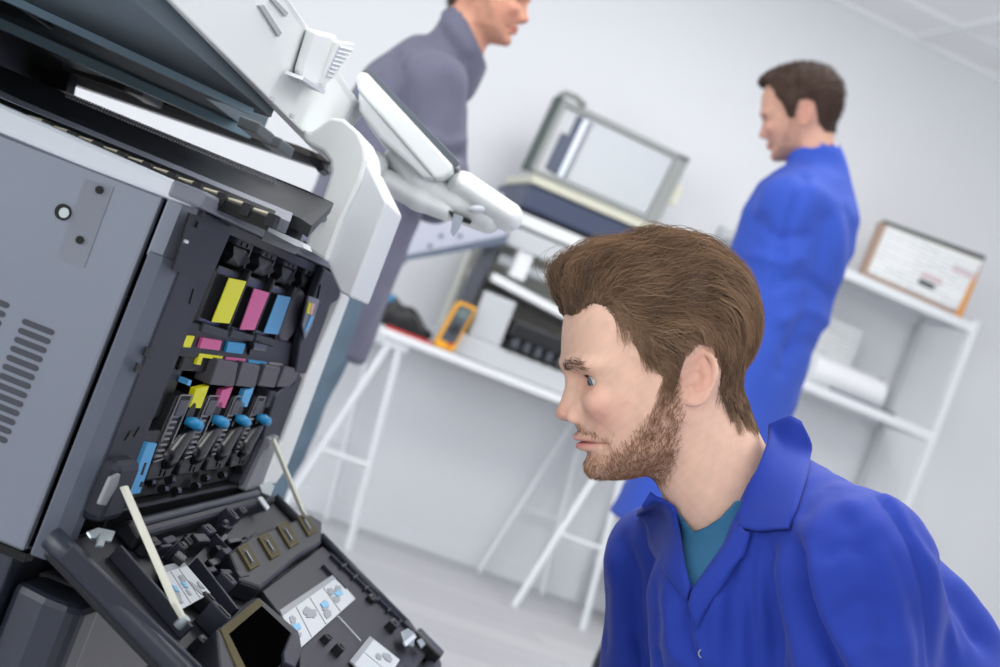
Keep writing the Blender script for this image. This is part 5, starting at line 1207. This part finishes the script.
# ------------------------------------------------------------------ the two men at the back
class Fig:
    def __init__(s, px, py, d, flip=False): s.c = (px, py); s.d = d; s.o = P(px, py, d); s.R = np.stack([IR, IU, -FW], 1); s.k = d * 100 / F
    def L(s, px, py, z=0.0): q = 1 - z / (s.d * 100); return np.array([(px - s.c[0]) * s.k * q, (s.c[1] - py) * s.k * q, z])
    def W(s, v): return (np.asarray(v) / 100) @ s.R.T + s.o
    def I(s, p): return (np.asarray(p) - s.o) @ s.R * 100
    def down(s): return s.I(s.o + np.array([0, 0, -1.0])) / 100
def simple_head(fig, root, Rl, mirror, skin, hairc, hline, tmax, name, beard=None, roll=0, ne=(4.6, -19, 0)):
    v, q = surface_nets(head_fn(True, ne, (5.2, 5.5)), (-10.8, -21, -9.4), (17.5, 10.6, 9.4), .24, 1)
    cols = skin_colors(v, None, skin, beard, .45, srgb(186, 112, 104), .35)
    w = np.clip(.5 - poly2(v[:, 0], v[:, 1], hline) / .7, 0, 1)
    N = vnormals(v, q); th = w * (np.interp(v[:, 1], [-9, -3, 2, 8], [.25, .5, 1.1, tmax]) + .9 * np.exp(-(((v[:, 0] + 7) / 2.2) ** 2 + ((v[:, 1] - 6) / 2) ** 2)))
    hv_ = v + N * (th * (1 + .12 * vnoise(v, 61, 2.0)))[:, None]
    def xf(a):
        a = np.array(a) @ Rl.T
        if mirror: a = a * np.array([-1, 1, 1])
        if roll: a = a @ rot('Z', roll).T
        return a
    qq = q[:, ::-1] if mirror else q
    o = build('body', (fig.W(xf(v)), qq), skin_mat('skin_young'), root, smooth=True, world=True); set_colors(o, cols)
    cm_ = w[q].mean(1) > .4; q2 = qq[cm_]; used = np.unique(q2); rm = -np.ones(len(v), int); rm[used] = np.arange(len(used)); hv2 = relax(hv_[used], rm[q2])
    ho = build('hair', (fig.W(xf(hv2)), rm[q2]), mat(name, hairc, .75, bump=.8, bscale=700), root, smooth=True, world=True)
    rs = np.random.RandomState(7); p, nn = sample_surface(hv_, q, w, 3500, 5); d = np.stack([np.full(len(p), .9), np.interp(p[:, 1], [-6, 2, 8], [-1.2, -.5, .3]), np.zeros(len(p))], 1) + rs.normal(0, .3, (len(p), 3)) + nn * .45
    d /= np.linalg.norm(d, axis=1)[:, None]; ts = np.linspace(0, 1, 4); path = p[:, None] + d[:, None] * (ts[None, :, None] * rs.uniform(.5, 1.2, (len(p), 1, 1)))
    V, Q = strands_mesh(path, .045 * (1 - .6 * ts)[None] * np.ones((len(p), 1)))
    build('hair_strands', (fig.W(xf(V)), Q), mat(name, hairc), root, smooth=True, world=True)
    return xf
def man_clothes(fig, root, C0, T, SNp, SFp, arms, a_t, b_t, tl, m, hem_n, folds, name='work_coat', seed=70, extra=None, neck=None):
    T = T / np.linalg.norm(T); Wd = SNp - SFp; Wd = Wd - T * (Wd @ T); Wd /= np.linalg.norm(Wd); Nf = np.cross(T, Wd)
    ts = [-10, -6, -2, 2, 10, 25, tl * .7, tl]
    def fn(x, y, z):
        dx, dy, dz = x - C0[0], y - C0[1], z - C0[2]; t = dx * T[0] + dy * T[1] + dz * T[2]; w = dx * Wd[0] + dy * Wd[1] + dz * Wd[2]; n = dx * Nf[0] + dy * Nf[1] + dz * Nf[2]
        a = np.interp(t, ts, a_t); b = np.interp(t, ts, b_t)
        f = (np.sqrt((w / a) ** 2 + (n / b) ** 2) - 1) * b * .9; f = smax(smax(f, t - tl, .8), -t - 10, 1.5)
        for s_ in (SNp, SFp): f = smin(f, cap(x, y, z, C0 - T * 5, s_, 5, 6.4), 3.5)
        for s_, e_, w_ in arms: f = smin(smin(f, cap(x, y, z, s_, e_, 6.6, 5.6), 1.8), cap(x, y, z, e_, w_, 5.6, 4.2), 1.5)
        if neck is not None: f = smin(f, cap(x, y, z, neck[0], neck[1], 7.4, 8.0), 1.5); f = smax(f, -cap(x, y, z, neck[0] * 1.0 - (neck[1] - neck[0]) * .5, neck[0] * .7 + neck[1] * .3, 5.8, 5.4), .3)
        if extra: f = extra(x, y, z, f)
        return f
    P_ = np.array([C0 - T * 12, C0 + T * tl, SNp, SFp] + [p for a in arms for p in a]); lo, hi = P_.min(0) - 19, P_.max(0) + 19
    v, q = surface_nets(fn, lo, hi, .8, 2)
    N = vnormals(v, q); s = 1 - v[:, 2] / (fig.d * 100); px, py = fig.c[0] + v[:, 0] / (fig.k * s), fig.c[1] - v[:, 1] / (fig.k * s); h = np.zeros(len(v))
    for pts, amp, wd in folds:
        p = spl(pts, 16); d = None
        for i in range(15):
            a, b = p[i], p[i + 1]; e = b - a; t = np.clip(((px - a[0]) * e[0] + (py - a[1]) * e[1]) / (e @ e), 0, 1); dd_ = np.hypot(px - a[0] - e[0] * t, py - a[1] - e[1] * t); d = dd_ if d is None else np.minimum(d, dd_)
        h += amp * np.exp(-(d * fig.k / wd) ** 2)
    v = v + N * (h * np.clip(N[:, 2] / .3, 0, 1) + .3 * vnoise(v, seed, .25) + .15 * vnoise(v, seed + 1, .6))[:, None]
    return build(name, (fig.W(v), q), m, root, smooth=True, world=True), (T, Wd, Nf)
def legs_of(fig, root, hips, T, Wd, m, mshoe, r0_=8.6):
    """straight standing legs down to the floor"""
    for s in (1, -1):
        h = hips + Wd * 8 * s; hw_ = fig.W(h); foot = hw_.copy(); foot[2] = .09; kn = (hw_ + foot) / 2
        a, b, c_ = h, fig.I(kn), fig.I(foot); lo, hi = np.minimum(a, c_) - 13, np.maximum(a, c_) + 13
        v, q = surface_nets(lambda x, y, z: smin(cap(x, y, z, a, b, r0_, 7.2), cap(x, y, z, b, c_, 7.2, 6.0), 1.5), lo, hi, 1.2, 2)
        v = v + vnormals(v, q) * (.35 * vnoise(v, 81, .3))[:, None]
        build('trouser_leg', (fig.W(v), q), m, root, smooth=True, world=True)
        fw_ = fig.W(fig.I(foot)) ; yield foot, s
def shoe(fig, root, foot, fwd):
    f0_ = foot.copy(); f0_[2] = .045; tip = f0_ + fwd * .16; heel = f0_ - fwd * .04
    def fn(x, y, z): return smin(cap(x, y, z, heel, tip, .045, .04), cap(x, y, z, foot - np.array([0, 0, .03]), foot + np.array([0, 0, .03]), .05, .05), .02)
    v, q = surface_nets(fn, np.minimum(heel, tip) - .08, np.maximum(foot, tip) + .1, .012, 1); v[:, 2] = np.maximum(v[:, 2], .001)
    build('shoe', (v, q), M_ink, root, smooth=True, world=True)
def hand_at(fig, root, w0, fdir, up_, s, skin):
    fn, lo, hi = hand_fn(w0, fdir, up_, s); v, q = surface_nets(fn, lo, hi, .4, 1); o = build('hand', (fig.W(v), q), skin_mat('skin_young'), root, smooth=True, world=True); set_colors(o, np.tile(np.array(skin), (len(v), 1)))
HL_SHORT = [(-9.6, 4.6), (-8.4, 5.2), (-6.4, 5.6), (-4.8, 4.0), (-4.0, 1.8), (-2.4, .4), (-1.6, -1.6), (-1.0, -3.4), (.3, -3.4), (1.0, -.6), (1.6, .8), (3.4, 1.0), (5.2, .4), (5.6, -2.2), (5.8, -4.5), (7.2, -6.8), (13, -6.0), (13, 12), (-12, 12)]
# --- man in blue by the shelves
FB = Fig(798, 108, 3.76); dn = FB.down()
root = empty('person', tuple(np.array([*FB.W(FB.L(762, 300))[:2], 0])), label='dark-haired man in a long blue work coat standing with his back half turned', cat='person')
simple_head(FB, root, rot('Y', -20), False, srgb(206, 160, 140), srgb(62, 42, 32), HL_SHORT, 1.5, 'hair_dark_brown', beard=srgb(120, 84, 66))
C0b = FB.L(812, 196, 0); SNb, SFb = FB.L(777, 214, 15), FB.L(838, 208, -14)
armn = (SNb, FB.L(757, 322, 13), FB.L(672, 346, 4)); armf = (SFb, FB.L(800, 320, -17), FB.L(720, 350, -22))
foldsB = [([(790, 190), (770, 240), (762, 290)], -1.2, 1.5), ([(800, 200), (830, 250), (828, 320)], .8, 3), ([(812, 230), (800, 300), (770, 380)], -1.0, 2), ([(760, 300), (790, 290), (820, 300)], -1.0, 1.8), ([(770, 330), (800, 318), (830, 330)], .9, 1.8), ([(745, 230), (760, 250), (790, 250)], -.9, 1.6), ([(740, 265), (765, 275), (785, 270)], .8, 1.5), ([(775, 360), (800, 350), (820, 355)], -.9, 2), ([(840, 220), (848, 260), (840, 310)], -.8, 2)]
coat, (Tb, Wb, Nb) = man_clothes(FB, root, C0b, dn, SNb, SFb, [armn, armf], [5, 9, 14, 18, 20, 18.5, 20, 24], [5, 8, 10.5, 13, 14.5, 13.5, 15, 18], 92, mat('royal_blue_coat', srgb(44, 78, 180), .85, sheen=.05), 0, foldsB, neck=(FB.L(815, 160, 0), FB.L(812, 190, 0)))
for foot, s in legs_of(FB, root, C0b + Tb * 62, Tb, Wb, mat('dark_navy_cloth', (0, 0, 0)), None): shoe(FB, root, foot, np.array([-.6, .8, 0]))
for a_, s in ((armn, -1), (armf, 1)): hand_at(FB, root, a_[2] + (a_[2] - a_[1]) / np.linalg.norm(a_[2] - a_[1]) * 3, a_[2] - a_[1], np.array([.1, .95, .2]), s, srgb(206, 160, 140))
# --- man in grey by the table
FG = Fig(492, -15, 3.42); dn = FG.down()
root = empty('person', tuple(np.array([*FG.W(FG.L(345, 280))[:2], 0])), label='man in a grey work coat and faded jeans standing behind the control panel, facing right', cat='person')
simple_head(FG, root, rot('Y', 6), True, srgb(206, 150, 126), srgb(70, 52, 42), HL_SHORT, 1.0, 'hair_greying_brown', beard=srgb(150, 110, 92), roll=-11, ne=(4.2, -14.5, 0))
C0g = FG.L(414, 78, -6); SNg, SFg = FG.L(437, 92, 9), FG.L(425, 72, -22)
armn = (SNg, FG.L(443, 182, 8), FG.L(452, 162, -19)); armf = (SFg, FG.L(432, 172, -30), FG.L(443, 152, -56))
def collar_cut(x, y, z, f):
    s = 1 - z / (FG.d * 100); px, py = FG.c[0] + x / (FG.k * s), FG.c[1] - y / (FG.k * s)
    r = poly2(px, py, [(452, -4), (461, 16), (474, 40), (487, 60), (560, 66), (560, -80), (430, -80)]) * FG.k; return smax(f, -r, .4)
foldsG = [([(444, 14), (452, 30), (470, 56)], .6, 1.2), ([(436, 18), (444, 40), (462, 66)], -.8, .9), ([(398, 60), (402, 100), (398, 150)], -1.6, 1.4), ([(412, 70), (418, 120), (420, 170)], .7, 2.5), ([(448, 100), (452, 140), (444, 180)], -.5, 2), ([(392, 215), (385, 260), (355, 330)], .6, 2), ([(375, 250), (360, 300), (340, 360)], -1.0, 1.6), ([(425, 165), (440, 175), (462, 168)], -1.0, 1.2), ([(430, 150), (448, 158), (470, 150)], .7, 1.2)]
coat, (Tg, Wg, Ng) = man_clothes(FG, root, C0g, dn, SNg, SFg, [armn, armf], [5, 9, 14, 16, 17, 16, 16, 16], [4.5, 7.5, 10, 12, 13.6, 12.6, 12.6, 12.6], 65, mat('slate_grey_coat', srgb(98, 98, 118), .85, sheen=.1, bump=.2, bscale=1200), 0, foldsG, extra=collar_cut, neck=(FG.L(472, 26, -2), FG.L(446, 72, -3)))
for foot, s in legs_of(FG, root, C0g + Tg * 52, Tg, Wg, mat('faded_denim', srgb(92, 112, 128), .85, var=.12, vscale=30), None, 9.2): shoe(FG, root, foot, np.array([.9, .3, 0]))
for a_, s in ((armn, 1), (armf, -1)): hand_at(FG, root, a_[2] + (a_[2] - a_[1]) / np.linalg.norm(a_[2] - a_[1]) * 3, a_[2] - a_[1], np.array([.1, .95, .2]), s, srgb(206, 150, 126))
